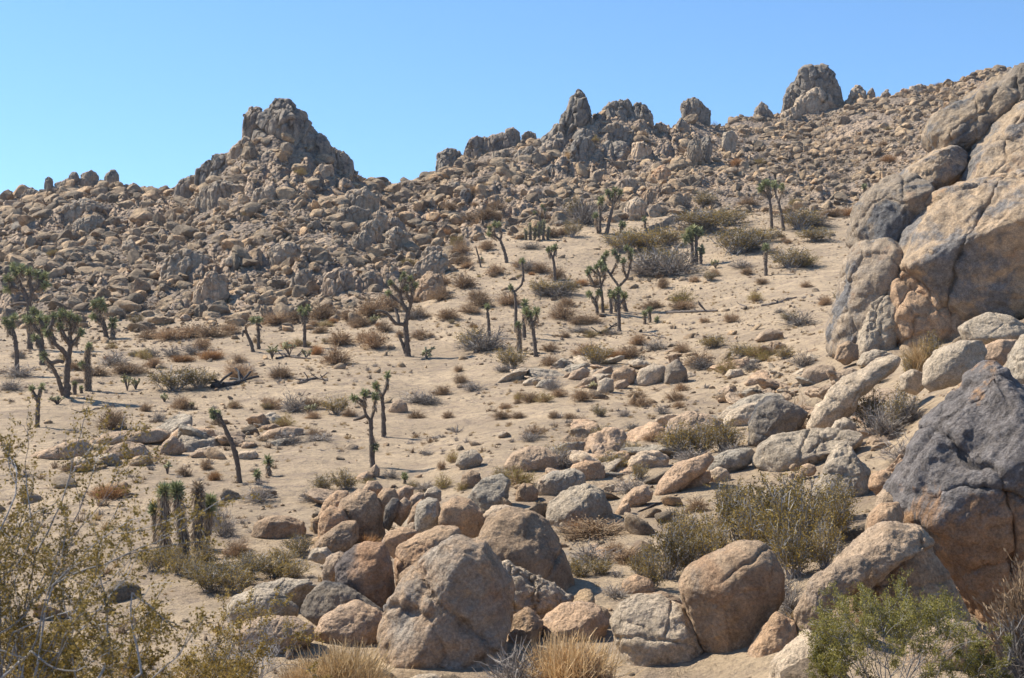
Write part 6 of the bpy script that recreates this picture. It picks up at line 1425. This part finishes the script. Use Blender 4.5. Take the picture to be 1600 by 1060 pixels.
# ------------------------------------------------------------------ uncountable low scrub
def scrub():
    rs = np.random.RandomState(29); g = []
    protos = []
    for k in range(8):
        r2 = np.random.RandomState(900 + k); D = dome_dir(46, r2, 1.35); n = len(D)
        L = r2.uniform(.5, 1, n); b = r2.normal(size=(n, 3)) * [.10, .10, 0]; tip = b + D * [.5, .5, .7] * L[:, None]
        V, Q = ribbons(np.stack([b, (b + tip) / 2 + [0, 0, .05], tip], 1), .05, .02, r2); protos.append((V, Q))
    def field(N, gen, name, label, mat, s0, s1):
        U, D = gen(N); X = D * (U - 800) / F
        cl = fbm(np.stack([X * .16, D * .16, 0 * X], 1), 3, 51); keep = cl > -0.12
        U, D, X = U[keep], D[keep], X[keep]
        s = rs.uniform(s0, s1, len(U)) * (0.6 + 0.8 * rs.rand(len(U)) ** 2)
        V, Fs, T = merge_copies(protos, np.stack([X, D, Zat(U, D) - .02], 1), s, rs, tilt=0.08, flat=(.5, 1.0))
        T = np.clip(T + rs.normal(size=len(T)) * .12, 0, 1)
        o = link(name, mk_mesh(name, V, Fs, [M[mat]], False, tint=T)); tag(o, label, 'scrub', kind='stuff')
    def flat_pts(N):
        D = np.sqrt(rs.uniform(24 ** 2, 180 ** 2, N)); U = rs.uniform(-30, 1640, N); ok = (D < toe(U) + 4) & ~((U > 1250) & (D < 80)); return U[ok], D[ok]
    def hill_pts(N):
        U = rs.uniform(-30, 1600, N); t = toe(U); D = np.sqrt(rs.uniform(0, 1, N) * (290 ** 2 - t ** 2) + t ** 2); ok = (rs.rand(N) < np.where(U < 640, .45, 1)) & ~((U > 1290) & (D < 185)); return U[ok], D[ok]
    field(5200, flat_pts, 'dry_undergrowth', 'low dry brown tufts scattered over the sandy flat', 'drytwig', .2, .58)
    field(3800, flat_pts, 'grey_undergrowth', 'low grey dead twigs scattered over the sandy flat', 'greytwig', .2, .55)
    field(5600, flat_pts, 'dry_grass', 'straw-coloured dry grass tufts scattered over the sandy flat', 'straw', .15, .5)
    field(2600, hill_pts, 'hill_undergrowth', 'dull scrub growing between the rocks of the hills', 'drytwig', .7, 1.5)
    field(1300, hill_pts, 'grey_hill_undergrowth', 'grey-green scrub growing between the rocks of the hills', 'greytwig', .7, 1.5)
scrub()
# ------------------------------------------------------------------ the ground last, with sand banked against the boulders
for bx, by, rx, ry, sz in BANK:
    dx, dy = XX - bx, DD - by
    m = (np.abs(dx) < 3 * rx + 1) & (np.abs(dy) < 3 * ry + 1)
    e2 = (dx[m] / (rx * 1.25 + 0.15)) ** 2 + (dy[m] / (ry * 1.25 + 0.15)) ** 2
    ZZ[m] += 0.045 * min(sz, 3.0) * np.exp(-np.maximum(e2 - 0.6, 0) * 1.3)
build_ground()
# ------------------------------------------------------------------ camera and light
cam = bpy.data.cameras.new('camera'); co = bpy.data.objects.new('camera', cam); COL.objects.link(co)
co.location = (0, 0, 0); co.rotation_euler = (math.radians(90), 0, 0)
cam.sensor_width = 36; cam.lens = F * 36 / 1600; cam.shift_y = -50 / 1600
cam.clip_start = 0.1; cam.clip_end = 20000
cam.dof.use_dof = True; cam.dof.focus_distance = 36; cam.dof.aperture_fstop = 5.0
SC.camera = co
EL, AZ = math.radians(48), math.radians(-65)     # azimuth clockwise from straight ahead
sd = Vector((math.sin(AZ) * math.cos(EL), math.cos(AZ) * math.cos(EL), math.sin(EL)))
sun = bpy.data.lights.new('sun', 'SUN'); so = bpy.data.objects.new('sun', sun); COL.objects.link(so)
sun.energy = 5.0; sun.angle = math.radians(0.5); sun.color = (1.0, 0.955, 0.85)
so.rotation_euler = sd.to_track_quat('Z', 'Y').to_euler(); so.location = (-60, 40, 80)
w = bpy.data.worlds.new('World'); SC.world = w; w.use_nodes = True
nt = w.node_tree; bg = nt.nodes['Background']
sky = nt.nodes.new('ShaderNodeTexSky'); sky.sky_type = 'NISHITA'; sky.sun_disc = False
sky.sun_elevation = EL; sky.sun_rotation = AZ; sky.altitude = 900; sky.air_density = 1.0; sky.dust_density = 0.0; sky.ozone_density = 2.0
# the clear desert air: look up the sky a little above each direction, which evens out the pale horizon band
tc = nt.nodes.new('ShaderNodeTexCoord'); ad = nt.nodes.new('ShaderNodeVectorMath'); ad.operation = 'ADD'; ad.inputs[1].default_value = (0, 0, 0.10)
nt.links.new(tc.outputs['Generated'], ad.inputs[0])
nm = nt.nodes.new('ShaderNodeVectorMath'); nm.operation = 'NORMALIZE'; nt.links.new(ad.outputs[0], nm.inputs[0]); nt.links.new(nm.outputs[0], sky.inputs[0])
tn = nt.nodes.new('ShaderNodeMix'); tn.data_type = 'RGBA'; tn.blend_type = 'MULTIPLY'; tn.inputs['Factor'].default_value = 1.0; tn.inputs['B'].default_value = (0.72, 0.925, 1.06, 1)
nt.links.new(sky.outputs[0], tn.inputs['A'])
nt.links.new(tn.outputs['Result'], bg.inputs['Color']); bg.inputs['Strength'].default_value = 0.116
SC.view_settings.view_transform = 'Standard'; SC.view_settings.look = 'None'; SC.view_settings.exposure = 0.77; SC.view_settings.gamma = 1
SC.cycles.max_bounces = 6; SC.cycles.diffuse_bounces = 3; SC.cycles.transparent_max_bounces = 4

def haze():
    V = np.array([(x, y, z) for x in (-900, 900) for y in (-700, 900) for z in (-11.5, 75.0)])
    Fq = np.array([[0, 1, 3, 2], [4, 6, 7, 5], [0, 4, 5, 1], [2, 3, 7, 6], [0, 2, 6, 4], [1, 5, 7, 3]])
    m = bpy.data.materials.new('haze'); m.use_nodes = True; n = m.node_tree.nodes
    for x in list(n):
        if x.type == 'BSDF_PRINCIPLED': n.remove(x)
    v = n.new('ShaderNodeVolumePrincipled'); v.inputs['Color'].default_value = (0.80, 0.88, 1.0, 1); v.inputs['Density'].default_value = HAZE; v.inputs['Anisotropy'].default_value = 0.2
    m.node_tree.links.new(v.outputs[0], n['Material Output'].inputs['Volume'])
    tag(link('haze', mk_mesh('haze', V, [Fq], [m], False)), 'thin pale haze in the dry desert air', 'haze', kind='stuff')
HAZE = 0.0001
haze()
